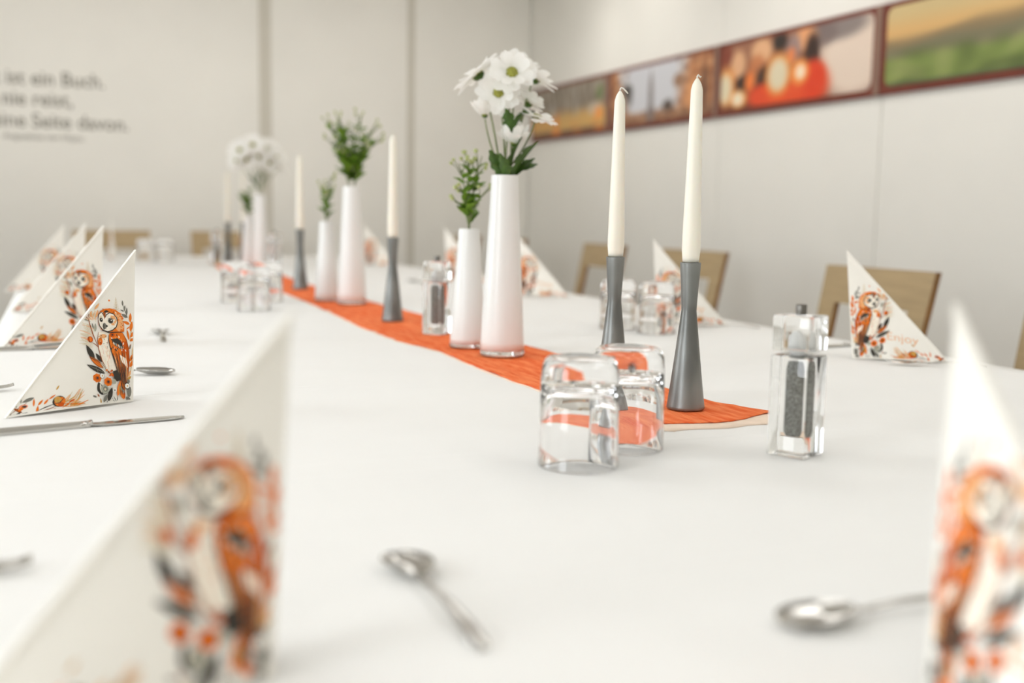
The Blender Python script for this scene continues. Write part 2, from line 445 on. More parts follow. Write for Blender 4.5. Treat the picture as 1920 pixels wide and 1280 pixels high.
def photo(y_far, f, label):
    # local x runs along the wall from the far end to the near end (left to right as seen), z up, face towards -X world
    t = thing('framed_photograph', label, 'photograph', (XW, y_far, PZ0), R(-90), 'photographs in the long wall strip')
    H = PZ1 - PZ0
    obj('frame', bevel_box('frame', (.002, -.022, 0), (PW - .002, -.001, H), 'frame_brown', .002, 1), t)
    obj('edge_strip', bevel_box('edge_strip', (PW - .03, -.026, .001), (PW + .001, -.0225, H - .001), 'frame_taupe', .001, 1), t)
    na, nb = 110, 36
    x0, x1, z0, z1, rc = .035, PW - .045, .028, H - .022, .035
    v = []; fc = []; cols = []
    for j in range(nb + 1):
        for i in range(na + 1):
            x = x0 + (x1 - x0) * i / na; z = z0 + (z1 - z0) * j / nb
            cx = min(max(x, x0 + rc), x1 - rc); cz = min(max(z, z0 + rc), z1 - rc)
            d = math.hypot(x - cx, z - cz)
            if d > rc and abs(x - cx) > 0 and abs(z - cz) > 0:
                x = cx + (x - cx) * rc / d; z = cz + (z - cz) * rc / d
            v.append((x, -.0245, z)); c = f(i / na, j / nb); cols.append((lin(c[0]), lin(c[1]), lin(c[2]), 1))
    b = len(v)
    v += [(p[0], -.0225, p[2]) for p in v]
    n1 = na + 1
    for j in range(nb):
        for i in range(na):
            fc.append((j * n1 + i, j * n1 + i + 1, (j + 1) * n1 + i + 1, (j + 1) * n1 + i))
    rim = [i for i in range(n1)] + [j * n1 + na for j in range(1, nb + 1)] + [nb * n1 + i for i in range(na - 1, -1, -1)] + [j * n1 for j in range(nb - 1, 0, -1)]
    for k in range(len(rim)):
        p, q_ = rim[k], rim[(k + 1) % len(rim)]
        fc.append((p, p + b, q_ + b, q_))
    me = mesh_data('print', v, fc, 'photo_print', False)
    at = me.color_attributes.new('print', 'FLOAT_COLOR', 'POINT')
    flat = []
    for c in cols + cols: flat += c
    at.data.foreach_set('color', flat)
    obj('photo_print', me, t)
photo(7.02, squaref, 'framed photograph of a grey and golden town square, farthest in the wall strip')
photo(5.85, streetf, 'framed photograph of a pale sky and thin spire between orange houses')
photo(4.68, people, 'framed photograph of warmly lit people above orange red cloth')
photo(3.51, hills, 'framed photograph of green hills under a golden sky')

# ------------------------------------------------------------------ table and cloth
TX0, TX1, TY0, TY1 = -.135, 1.575, .12, 6.22
t = thing('banquet_table', 'long wooden banquet table under the white cloth', 'table', ((TX0 + TX1) / 2, (TY0 + TY1) / 2, 0))
hx, hy = (TX1 - TX0) / 2 - .012, (TY1 - TY0) / 2 - .012
obj('tabletop', bevel_box('tabletop', (-hx, -hy, .715), (hx, hy, .742), 'table_wood', .003), t)
for sx in (-1, 1):
    for sy in (-1, -.33, .33, 1):
        obj('leg', bevel_box('leg', (sx * (hx - .1) - .025, sy * (hy - .12) - .025, 0), (sx * (hx - .1) + .025, sy * (hy - .12) + .025, .7149), 'steel_leg', .004), t)

FOLDS = [.665, 1.012, 1.068, 1.571, 2.08, 2.6, 3.1, 3.62, 4.15, 4.7, 5.2, 5.7]
def cloth_z(x, y):
    z = .7492 + .0004 * noise.noise(Vector((x * 4, y * 4, 0))) + .0004 * noise.noise(Vector((x * 11, y * 13, 4)))
    for k, fy in enumerate(FOLDS):
        d = y - fy - .004 * math.sin(x * 3 + k)
        if abs(d) < .06:
            z += .0009 * (1 - smooth01(0, .005, abs(d))) * (.6 + .4 * math.sin(x * 5 + k * 2)) - .0007 * math.exp(-((d - .014) / .012) ** 2)
    return min(z, .7498)
def cloth():
    # top lattice with extra rows around the ironed creases, then a hanging skirt
    rows = sorted(set([round(TY0 + (TY1 - TY0) * i / 150, 4) for i in range(151)] + [round(f_ + d, 4) for f_ in FOLDS for d in (-.02, -.012, -.007, -.004, -.002, 0, .002, .004, .007, .011, .016, .022, .03)]))
    nx = 46
    xs = [TX0 + (TX1 - TX0) * i / nx for i in range(nx + 1)]
    v = []; f = []
    for y in rows:
        for x in xs: v.append(Vector((x, y, cloth_z(x, y))))
    w = nx + 1
    for j in range(len(rows) - 1):
        for i in range(nx): f.append((j * w + i, j * w + i + 1, (j + 1) * w + i + 1, (j + 1) * w + i))
    rim = [i for i in range(w)] + [j * w + nx for j in range(1, len(rows))] + [(len(rows) - 1) * w + i for i in range(nx - 1, -1, -1)] + [j * w for j in range(len(rows) - 2, 0, -1)]
    cx, cy = (TX0 + TX1) / 2, (TY0 + TY1) / 2
    prev = rim
    for k, (dz, out) in enumerate(((.004, .003), (.012, .005), (.08, .008), (.15, .011), (.215, .013))):
        cur = []
        for q_, idx in enumerate(rim):
            p = v[idx]
            wv = math.sin(q_ * .5 + 1.3 * math.sin(q_ * .13)) * (.5 + .5 * math.sin(q_ * .071))
            ox = (1 if abs(p.x - TX1) < 1e-4 else -1 if abs(p.x - TX0) < 1e-4 else 0)
            oy = (1 if abs(p.y - TY1) < 1e-4 else -1 if abs(p.y - TY0) < 1e-4 else 0)
            o_ = out + (max(0, k - 1) * .005 * (wv + .8) if k > 1 else 0)
            v.append(Vector((p.x + ox * o_, p.y + oy * o_, TZ - .002 - dz)))
            cur.append(len(v) - 1)
        n = len(rim)
        for q_ in range(n):
            f.append((prev[q_], prev[(q_ + 1) % n], cur[(q_ + 1) % n], cur[q_]))
        prev = cur
    return mesh_data('tablecloth', v, f, 'linen', True)
tag(obj('tablecloth', cloth()), 'long white tablecloth with ironed crosswise creases covering the table', 'tablecloth')

# ------------------------------------------------------------------ orange runner
RL = [(1.10, .70), (1.142, .632), (1.25, .640), (1.437, .650), (1.523, .646), (1.656, .644), (1.90, .652), (2.074, .624), (2.36, .619), (2.66, .633), (3.04, .643), (3.3, .644), (3.7, .655), (4.2, .650), (4.68, .643), (4.81, .630), (5.2, .66), (5.55, .67)]
RR = [(1.10, .88), (1.18, .880), (1.213, .862), (1.26, .846), (1.30, .842), (1.6, .850), (1.89, .852), (2.24, .820), (2.61, .846), (2.87, .828), (3.3, .82), (3.58, .81), (3.9, .80), (4.4, .82), (5.0, .815), (5.55, .83)]
def lerp_table(tb, y):
    if y <= tb[0][0]: return tb[0][1]
    for (a, p), (b, q_) in zip(tb[:-1], tb[1:]):
        if y <= b: return p + (q_ - p) * (y - a) / (b - a)
    return tb[-1][1]
def runner_mesh(name, grow, lift, mat, y0, y1, nx, ny, amp, slant):
    v = []; f = []
    for j in range(ny + 1):
        for i in range(nx + 1):
            s = i / nx
            y = y0 + (y1 - y0) * j / ny
            if j < 12: y += slant(s) * (1 - j / 12)
            jag = .004 * noise.noise(Vector((y * 22, 0, 7))) + .002 * noise.noise(Vector((y * 90, 3, 7)))
            jag2 = .004 * noise.noise(Vector((y * 22, 9, 2))) + .002 * noise.noise(Vector((y * 90, 5, 1)))
            a = lerp_table(RL, y) - grow + jag; b = lerp_table(RR, y) + grow + jag2
            x = a + (b - a) * s
            n = .5 + .5 * noise.noise(Vector((x * 60, y * 9, 1))) + .35 * noise.noise(Vector((x * 150, y * 30, 5)))
            z = cloth_z(x, y) + lift + amp * max(0, n)
            edge = min(s, 1 - s) * (b - a)
            if edge < .02: z += amp * 1.2 * (1 - edge / .02) * max(0, noise.noise(Vector((x * 20, y * 14, 9))))
            v.append((x, y, z))
    w = nx + 1
    for j in range(ny):
        for i in range(nx): f.append((j * w + i, j * w + i + 1, (j + 1) * w + i + 1, (j + 1) * w + i))
    b0 = len(v)
    v += [(p[0], p[1], p[2] - .0004) for p in v]
    for j in range(ny):
        for i in range(nx): f.append((b0 + j * w + i, b0 + (j + 1) * w + i, b0 + (j + 1) * w + i + 1, b0 + j * w + i + 1))
    rim = [i for i in range(w)] + [j * w + nx for j in range(1, ny + 1)] + [ny * w + i for i in range(nx - 1, -1, -1)] + [j * w for j in range(ny - 1, 0, -1)]
    for k in range(len(rim)):
        p, q_ = rim[k], rim[(k + 1) % len(rim)]
        f.append((p, p + b0, q_ + b0, q_))
    return mesh_data(name, v, f, mat, True)
rn = thing('table_runner', 'crinkled orange fleece runner along the middle of the table', 'table runner', (0, 0, 0))
obj('fleece_strip', runner_mesh('fleece_strip', 0, .0009, 'runner_orange', 1.138, 5.5, 44, 520, .0022, lambda s: .004 + .03 * max(0, s - .75) * 3 + .008 * math.sin(s * 9)), rn)
obj('sheer_lining', runner_mesh('sheer_lining', .005, .0006, 'runner_sheer', 1.106, 5.5, 24, 300, .0003, lambda s: .004 * math.sin(s * 13)), rn)
RZ = TZ + .0022     # height of things standing on the runner

# ------------------------------------------------------------------ candlesticks and candles
def candlestick_mesh():
    prof = [(.0, .0), (.0245, 0), (.0258, .0012), (.0256, .004)]
    for k in range(1, 15):
        t_ = k / 14
        z = .004 + t_ * .129
        r = .0256 + (.0102 - .0256) * (t_ ** .93)
        prof.append((r, z))
    for k in range(1, 10):
        t_ = k / 9
        z = .133 + t_ * .064
        r = .0102 + (.0140 - .0102) * (t_ ** 1.25)
        prof.append((r, z))
    prof += [(.0140, .1975), (.0128, .198), (.0126, .194), (.0, .190)]
    return Geo().lathe(prof, 40).data('candlestick', 'zinc')
CS = candlestick_mesh()
def candle_meshes(seed):
    rd = random.Random(seed)
    prof = [(.0, 0), (.0108, 0), (.0116, .008), (.0124, .016), (.0123, .03)]
    for k in range(1, 9):
        t_ = k / 8
        prof.append((.0123 + (.0078 - .0123) * t_, .03 + t_ * .195))
    prof += [(.0074, .2275), (.0058, .2335), (.0034, .238), (.0016, .2405), (.0, .241)]
    wax = Geo().lathe(prof, 32).data('wax', 'candle_wax')
    pts = [(0, 0, .2395), (0, 0, .2435), (.0015, 0, .2455), (.005, .0006, .2445), (.0085, .001, .2415), (.0125, .0012, .2375)] if seed != 1 else [(0, 0, .2395), (0, 0, .2435), (.0016, 0, .2452), (.004, .0006, .2438), (.0062, .001, .2432), (.0078, .0012, .2438)]
    wick = Geo().tube(pts, [.0013, .0012, .0011, .0011, .0011, .0009], 8).data('wick', 'wick_cotton')
    return wax, wick
WAXA = candle_meshes(0); WAXB = candle_meshes(1)
sticks = [(.775, 1.227, 1, 'the nearest of all, beside the upturned glasses', 'nearest'),
          (.757, 1.405, 0, 'second nearest, half behind the upturned glasses', 'second nearest'),
          (.724, 2.457, 0, 'standing alone behind the first pepper mill on the runner', 'third nearest'),
          (.725, 3.540, 0, 'standing behind the middle pair of vases', 'fourth nearest'),
          (.800, 5.223, 0, 'right one of the far pair beside the farthest vases', 'right of the far pair'),
          (.727, 5.227, 0, 'left one of the far pair beside the farthest vases', 'left of the far pair')]
for i, (x, y, kind, where, which) in enumerate(sticks):
    o = obj('candlestick', CS, None, (x, y, RZ), (0, 0, i * .7))
    tag(o, 'grey metal hourglass candlestick, ' + where, 'candlestick', 'grey candlesticks on the runner')
    wx, wk = WAXB if kind else WAXA
    c = thing('taper_candle', 'ivory taper candle in the %s candlestick' % which, 'candle', (x, y, RZ + .1985), (0.2, -.2, .5, .3, .1, -.3)[i], 'ivory taper candles')
    obj('wax', wx, c); obj('wick', wk, c)

# ------------------------------------------------------------------ vases
def vase_mesh(rb, rt, h, foot):
    o = []
    for k in range(0, 21):
        t_ = k / 20
        o.append((rb * .985 + (rt - rb) * (t_ ** .92) + .0006 * math.sin(t_ * 6), foot + t_ * (h - foot)))
    prof = [(0, foot)] + o + [(rt - .001, h + .0012), (rt - .003, h)]
    prof += [(max(.004, r - .003), z) for r, z in reversed(o[3:-1])] + [(0, o[3][1] - .004)]
    g_ = Geo().lathe(prof, 48)
    f_ = Geo().lathe([(0, 0), (rb - .003, 0), (rb - .0005, .002), (rb, .005), (rb - .0004, foot - .0004), (0, foot - .0004)], 48)
    return g_.data('vase_body', 'opal_glass'), f_.data('glass_foot', 'clear_glass')
TALL = vase_mesh(.0412, .0252, .327, .011); SHORT = vase_mesh(.0355, .0208, .228, .008)
VAS = [(.741, 1.804, TALL, 'tall tapering white glass vase holding the nearest chrysanthemums'),
       (.722, 1.935, SHORT, 'short white glass vase with green sprigs behind the nearest tall vase'),
       (.748, 2.943, TALL, 'tall white glass vase with bushy green sprigs in the middle of the runner'),
       (.706, 3.070, SHORT, 'short white glass vase beside the middle tall vase'),
       (.829, 4.927, TALL, 'tall white glass vase with white flowers at the far end of the runner'),
       (.795, 5.035, SHORT, 'short white glass vase with a dark leafy sprig at the far end')]
for x, y, (b_, f_), lb in VAS:
    t = thing('vase', lb, 'vase', (x, y, RZ), 0, 'white vases on the runner')
    obj('vase_body', b_, t); obj('glass_foot', f_, t)

# ------------------------------------------------------------------ flowers and sprigs
def leaf_mesh(name, L, W, mat, lobes=0, curl=.15):
    n = 14; v = []; f = []
    for i in range(n + 1):
        t_ = i / n
        w = W * math.sin(math.pi * min(1, t_ * .97 + .02)) ** .8 * (1 - .25 * t_)
        if lobes: w *= (.72 + .38 * abs(math.sin(t_ * math.pi * lobes)))
        z = -curl * L * t_ * t_
        for s in (-1, -.5, 0, .5, 1):
            v.append((s * w, L * t_, z + abs(s) * w * .35))
    for i in range(n):
        for k in range(4): f.append((i * 5 + k, i * 5 + k + 1, (i + 1) * 5 + k + 1, (i + 1) * 5 + k))
    b = len(v); v += [(p[0], p[1], p[2] - .0005) for p in v]
    f += [tuple(b + i for i in reversed(q_)) for q_ in f[:]]
    return mesh_data(name, v, f, mat)
def petal_mesh(name, L, W, cup):
    n = 7; v = []; f = []
    for i in range(n + 1):
        t_ = i / n
        w = W * (.38 + .62 * smooth01(0, .6, t_)) * (1 if t_ < .8 else math.sqrt(max(.02, 1 - ((t_ - .8) / .2) ** 2 * .92)))
        z = cup * L * (t_ ** 1.6) - .10 * L * max(0, t_ - .6)
        for s in (-1, 0, 1):
            v.append((s * w, .003 + L * t_, z + abs(s) * w * .25))
    for i in range(n):
        for k in range(2): f.append((i * 3 + k, i * 3 + k + 1, (i + 1) * 3 + k + 1, (i + 1) * 3 + k))
    return mesh_data(name, v, f, 'petal_white')
PET = {c: petal_mesh('petal', .038, .0082, c) for c in (.04, .20, .42, .75, 1.25)}
_d = Geo()
_d.lathe([(0, .0), (.0085, 0), (.0092, .002), (.0075, .0046), (.004, .0058), (0, .006)], 20)
DISC = _d.data('disc', 'flower_disc')
CALYX = Geo().lathe([(0, -.007), (.003, -.007), (.0075, -.004), (.0095, -.0008), (.0085, .0006), (0, .0008)], 16).data('calyx', 'leaf_dark')
def corolla(n, cup, seed, sc):
    rd = random.Random(seed); g_ = Geo()
    for ring, (m, cc) in enumerate(((n, cup), (n - 3, min(1.25, cup + .25)))):
        src = petal_mesh('tmp', .040 * (1 - .14 * ring), .0098, cc)
        vs = [v_.co.copy() for v_ in src.vertices]; fs = [tuple(p.vertices) for p in src.polygons]
        for k in range(m):
            a = 2 * math.pi * (k + .5 * ring) / m + rd.uniform(-.12, .12)
            mt = Matrix.Rotation(a, 4, 'Z') @ Matrix.Translation((0, 0, .001 + .0012 * ring)) @ Matrix.Rotation(rd.uniform(-.12, .12), 4, 'X')
            g_.add([mt @ v_ for v_ in vs], fs)
        bpy.data.meshes.remove(src)
    return g_.data('corolla', 'petal_white')
COR = [corolla(13, c, i, 1) for i, c in enumerate((.15, .45))]
def aim(d):
    d = Vector(d).normalized()
    return d.to_track_quat('Z', 'Y')
def bloom(parent, base, pos, face, rad, cup, seed, detail=True):
    """a flower head: calyx carries disc and petals"""
    rd = random.Random(seed)
    o = obj('flower', CALYX, parent, Vector(pos) - base)
    o.rotation_mode = 'QUATERNION'; o.rotation_quaternion = aim(face)
    s = rad / .038
    o.scale = (s, s, s)
    obj('disc', DISC, o, (0, 0, .0012), None, 1.12)
    if detail:
        for ring, (m, k) in enumerate(((13, 0), (8, 1))):
            keys = [.04, .20, .42, .75, 1.25]
            ci = min(4, (cup if cup < 2 else cup + 1) + k)
            for q_ in range(m):
                a = 2 * math.pi * (q_ + .5 * ring) / m + rd.uniform(-.13, .13)
                p = obj('petal', PET[keys[ci]], o, (0, 0, .001 + .0012 * ring), (rd.uniform(-.14, .14), rd.uniform(-.2, .2), a), (rd.uniform(.95, 1.2), rd.uniform(.88, 1.05) * (1 - .22 * ring), 1))
    else:
        obj('corolla', COR[0 if cup < 1 else 1], o, (0, 0, .001))
LEAFD = leaf_mesh('leaf', .062, .017, 'leaf_dark', 3.5); LEAFD2 = leaf_mesh('leaf', .05, .011, 'leaf_dark', 2.5, .3)
LEAFF = leaf_mesh('leaf', .030, .0105, 'leaf_fresh', 2.5, .2); LEAFF2 = leaf_mesh('leaf', .02, .005, 'leaf_fresh', 0, .25)
def place_leaf(parent, base, me, pos, direction, roll=0, sc=1):
    o = obj('leaf', me, parent, Vector(pos) - base, None, sc)
    d = Vector(direction).normalized()
    o.rotation_mode = 'QUATERNION'
    o.rotation_quaternion = d.to_track_quat('Y', 'Z') @ Matrix.Rotation(roll, 3, 'Y').to_quaternion()
    return o
def spray(label, mouth, flowers, leaves, root, detail=True, group='chrysanthemum sprays'):
    """one cut branch: stem from inside the vase, its flower heads and its leaves"""
    base = Vector(root)
    t = thing('chrysanthemum_spray', label, 'flower', base, 0, group)
    g_ = Geo()
    mouth = Vector(mouth)
    g_.tube([(0, 0, 0), (mouth - base) * .5, mouth - base], .0021, 8)
    fork = mouth + Vector((0, 0, .02))
    for pos, face, rad, cup, seed in flowers:
        pos = Vector(pos); face = Vector(face).normalized()
        end = pos - face * .006
        ctl = end - face * .045 - Vector((0, 0, .02))
        ctl = (ctl + (fork + end) * .5) * .5
        g_.tube([mouth - base] + [p - base for p in bez(fork, ctl, end, 8)], [.002] + [.0019 - .0001 * k for k in range(8)], 7)
    obj('stem', g_.data('stem', 'stem_green'), t)
    for pos, face, rad, cup, seed in flowers:
        bloom(t, base, pos, face, rad, cup, seed, detail)
    for k, (me, pos, d, roll, sc) in enumerate(leaves):
        place_leaf(t, base, me, pos, d, roll, sc)
    return t
bt = RZ + .05
CV = (-.39, -.92, 0)    # towards the near end of the table, where a visitor stands
spray('white chrysanthemum spray with the flower facing forward at the top of the nearest vase', (.742, 1.806, 1.078),
      [((.755, 1.812, 1.262), (-.30, -.85, .36), .043, 1, 1), ((.736, 1.826, 1.228), (-.55, -.85, .05), .040, 1, 5), ((.757, 1.800, 1.136), (.0, -.15, 1), .030, 2, 9)],
      [(LEAFD, (.742, 1.795, 1.075), (.12, -.2, 1), .5, 1.25), (LEAFD, (.738, 1.79, 1.07), (-.3, -.35, 1), -.3, .9), (LEAFD, (.752, 1.800, 1.150), (-.30, -.2, 1), .3, .85), (LEAFD2, (.757, 1.808, 1.160), (.3, -.1, 1), -.6, .85)], (.741, 1.802, bt))
spray('white chrysanthemum spray leaning left with a half-open bud in the nearest vase', (.732, 1.808, 1.078),
      [((.712, 1.868, 1.262), (-.70, .20, .85), .049, 0, 2), ((.717, 1.846, 1.188), (-.12, -.1, 1), .023, 3, 8)],
      [(LEAFD, (.735, 1.804, 1.075), (-.42, 0, 1), .8, .9), (LEAFD2, (.733, 1.80, 1.085), (-.9, -.1, 1.0), .2, .6)], (.735, 1.806, bt))
spray('white chrysanthemum spray leaning right with side-on flowers in the nearest vase', (.752, 1.802, 1.078),
      [((.786, 1.856, 1.274), (.30, -.25, 1), .046, 1, 3), ((.806, 1.828, 1.256), (.62, -.25, .9), .042, 1, 4), ((.798, 1.836, 1.212), (.6, .1, .9), .031, 1, 6), ((.802, 1.806, 1.184), (.24, -.30, 1), .040, 0, 7)],
      [(LEAFD, (.752, 1.797, 1.075), (.50, -.15, 1), -.4, 1.3), (LEAFD, (.76, 1.80, 1.08), (.9, .1, .95), .3, .85), (LEAFD2, (.775, 1.806, 1.09), (1, -.1, .6), .9, .7), (LEAFD2, (.765, 1.81, 1.185), (.8, -.2, .5), .6, .7)], (.747, 1.802, bt))
# far white bouquet
fx, fy, fz = .829, 4.927, 1.082
def rel(dx, dz, dy=0): return (fx + dx, fy + dy, fz + dz)
spray('white chrysanthemum spray with crowded upright heads in the far tall vase', (fx - .005, fy, fz),
      [(rel(-.085, .19), (-.5, -.7, .5), .052, 0, 21), (rel(-.03, .215), (-.1, -.8, .6), .052, 0, 22), (rel(-.055, .15), (-.3, -.9, .4), .045, 0, 23), (rel(-.10, .145), (-.8, -.5, .4), .042, 0, 27), (rel(-.005, .165), (0, -.95, .3), .045, 0, 28)],
      [(LEAFD, rel(-.012, .03), (-.5, 0, .8), .3, 1), (LEAFD, rel(-.01, .06), (.2, -.3, 1), .3, .9)], (fx, fy, bt), detail=False)
spray('white chrysanthemum spray leaning right in the far tall vase', (fx + .005, fy, fz),
      [(rel(.035, .20), (.2, -.8, .6), .052, 0, 24), (rel(.07, .175), (.5, -.7, .5), .048, 0, 25), (rel(.085, .12), (.7, -.4, .6), .04, 0, 26), (rel(.04, .14), (.3, -.9, .3), .042, 0, 29)],
      [(LEAFD2, rel(.01, .05), (.4, 0, .9), .3, 1)], (fx + .004, fy + .003, bt), detail=False)
def sprig(label, root, mouth, stems, seed, dens, name='green_sprig', buds=True, big=False):
    rd = random.Random(seed)
    base = Vector(root); mouth = Vector(mouth)
    t = thing(name, label, 'sprig', base, 0, 'green sprigs in the vases')
    g_ = Geo(); lv = []; bd = []
    g_.tube([(0, 0, 0), mouth - base], .0022, 8)
    for tip in stems:
        tip = Vector(tip)
        mid = mouth + (tip - mouth) * .5 + Vector(((mouth.x - tip.x) * .25, 0, .01))
        pts = bez(mouth, mid, tip, 9)
        g_.tube([p - base for p in pts], [.0019 - .00013 * k for k in range(9)], 6)
        L = (tip - mouth).length
        n = max(2, int(L * dens))
        for k in range(n):
            u = .06 + .80 * (k + rd.random() * .6) / n
            i = min(7, int(u * 8)); p = pts[i].lerp(pts[i + 1], u * 8 - i)
            a = k * 2.4 + rd.random()
            lv.append((p, Vector((math.cos(a), math.sin(a), .75 + .5 * rd.random())), rd.uniform(-.6, .6), rd.uniform(.75, 1.15) * (1.25 if big else 1) * (1.15 - .45 * u)))
        if buds:
            for k in range(4):
                a = rd.random() * 6.28
                q_ = tip + Vector((math.cos(a) * .016, math.sin(a) * .016, rd.uniform(-.008, .016)))
                g_.tube([pts[6] - base, (pts[7] + q_) * .5 - base, q_ - base], .0008, 5)
                bd.append(q_)
    obj('stem', g_.data('stem', 'stem_green'), t)
    for p, d, r_, s_ in lv: place_leaf(t, base, LEAFF if rd.random() < .65 else LEAFF2, p, d, r_, s_)
    for p in bd: obj('bud', BUD, t, p - base, None, rd.uniform(.8, 1.2))
    return t
BUD = Geo().lathe([(0, -.004), (.0022, -.003), (.0042, 0), (.0040, .002), (.0022, .0036), (0, .004)], 12).data('bud', 'bud_pale')
sprig('bright green leafy sprig with small buds in the nearest short vase', (.724, 1.935, bt), (.722, 1.935, .985),
      [(.700, 1.935, 1.105), (.722, 1.94, 1.112), (.738, 1.93, 1.100), (.700, 1.925, 1.060), (.748, 1.938, 1.120), (.705, 1.945, 1.03), (.750, 1.93, 1.05)], 3, 80)
mx, my = .748, 2.943
sprig('bushy green sprig spreading its buds left in the middle tall vase', (mx - .006, my, bt), (mx - .008, my, 1.085),
      [(mx - .07, my, 1.26), (mx - .045, my - .02, 1.27), (mx - .02, my + .02, 1.25), (mx - .06, my, 1.205), (mx - .03, my - .02, 1.18), (mx - .05, my + .01, 1.235)], 5, 85, big=True)
sprig('bushy green sprig spreading its buds right in the middle tall vase', (mx + .006, my, bt), (mx + .008, my, 1.085),
      [(mx + .065, my, 1.25), (mx + .05, my + .02, 1.22), (mx + .02, my - .02, 1.275), (mx + .075, my, 1.215), (mx + .03, my - .02, 1.19), (mx, my, 1.24)], 6, 85, big=True)
sprig('thin green sprig in the middle short vase', (.706, 3.070, bt), (.706, 3.070, .985),
      [(.685, 3.07, 1.085), (.715, 3.07, 1.11), (.70, 3.06, 1.06), (.722, 3.08, 1.075)], 8, 90)
sprig('dark leafy sprig in the far short vase', (.795, 5.035, bt), (.795, 5.035, .985),
      [(.76, 5.035, 1.10), (.80, 5.03, 1.12), (.74, 5.03, 1.09), (.785, 5.04, 1.06)], 11, 110, buds=False, big=True)

# ------------------------------------------------------------------ tumblers standing upside down
def tumbler_mesh():
    ro, rt, h, base, w = .0425, .0392, .115, .028, .0024
    out = [(ro - .0003, .0004), (ro, .0012), (ro - .0006, .03), (ro - .0012, .06), (rt + .0018, .09), (rt + .0006, .104), (rt - .002, .111), (rt - .006, h - .0006), (rt - .010, h)]
    top = [(rt - .016, h - .0018), (.008, h - .0022), (0, h - .0022)]
    ins = [(0, h - base), (rt - .016, h - base - .0005), (rt - .008, h - base - .004), (rt - .0042, h - base - .011), (ro - w - .0014, .06), (ro - w + .0004, .03), (ro - .0014, .002), (ro - .0012, .0004)]
    full = [(0, h - base)] + ins[1:] + [(ro - .0008, 0)] + out + top
    v = []; f = []
    n = 48
    for r, z in full:
        for k in range(n):
            a = 2 * math.pi * k / n
            v.append((max(r, 1e-5) * math.cos(a), max(r, 1e-5) * math.sin(a), z))
    for i in range(len(full) - 1):
        for k in range(n): f.append((i * n + k, i * n + (k + 1) % n, (i + 1) * n + (k + 1) % n, (i + 1) * n + k))
    f.append(tuple(range(n))); f.append(tuple((len(full) - 1) * n + k for k in range(n)))
    return mesh_data('tumbler', v, f, 'clear_glass', True)
TUM = tumbler_mesh()
for x, y, lb in ((.493, .985, 'left of the two nearest upturned glasses before the candlesticks'), (.583, 1.045, 'right of the two nearest upturned glasses before the candlesticks'),
                 (1.190, 2.190, 'left of two upturned glasses near the right-hand napkins'), (1.232, 2.085, 'right of two upturned glasses near the right-hand napkins'),
                 (.452, 3.10, 'back left one of three upturned glasses left of the runner'), (.541, 3.10, 'back right one of three upturned glasses left of the runner'), (.458, 2.83, 'front one of three upturned glasses left of the runner'),
                 (.370, 5.47, 'left of the two farthest upturned glasses by the far napkins'), (.462, 5.50, 'right of the two farthest upturned glasses by the far napkins')):
    tag(obj('tumbler', TUM, None, (x, y, TZ), (0, 0, x * 7)), 'clear heavy-based tumbler, ' + lb, 'glass', 'upturned drinking glasses')

# ------------------------------------------------------------------ pepper and salt mills
def mill(x, y, rz, label, fill, z):
    t = thing('spice_mill', label, 'pepper mill', (x, y, z), rz, 'clear acrylic mills')
    a = .0232
    obj('body', MILL_BODY, t); obj('head', MILL_HEAD, t)
    obj('filling', FILL[fill], t); obj('spindle', SPIN, t)
    obj('dome', DOME, t); obj('knob', KNOB, t)
MILL_BODY = bevel_box('body', (-.0232, -.0232, 0), (.0232, .0232, .112), 'acrylic', .0028, 3, True)
MILL_HEAD = bevel_box('head', (-.0225, -.0225, .1165), (.0225, .0225, .156), 'acrylic', .0025, 3, True)
def mark_sharp(me, ang=35):
    me.set_sharp_from_angle(angle=R(ang))
for me in (MILL_BODY, MILL_HEAD): mark_sharp(me)
FILL = {k: Geo().lathe([(0, .022), (.0076, .022), (.0098, .027), (.0098, .096), (.0080, .1035), (0, .1045)], 32).data('filling', k) for k in ('pepper', 'salt')}
SPIN = Geo().lathe([(0, .1125), (.010, .1125), (.010, .1160), (0, .1160)], 24).data('spindle', 'white_plastic')
DOME = Geo().lathe([(0, .1195), (.0096, .1195), (.0098, .126), (.0086, .132), (.0060, .1365), (.003, .1385), (0, .139)], 28).data('dome', 'white_plastic')
KNOB = Geo().lathe([(0, .1562), (.0058, .1562), (.0060, .157), (.0060, .1665), (.0054, .1675), (0, .1675)], 24).data('knob', 'mill_knob')
mill(.746, .953, R(26), 'clear acrylic pepper mill, the nearest of all, on bare cloth', 'pepper', TZ)
mill(.739, 2.173, R(42), 'clear acrylic pepper mill on the runner behind the nearest vases', 'pepper', RZ)
mill(.669, 5.18, R(10), 'clear acrylic pepper mill beside the far left candlestick', 'pepper', RZ)
mill(.883, 4.876, R(20), 'clear acrylic salt mill right of the far tall vase', 'salt', TZ)

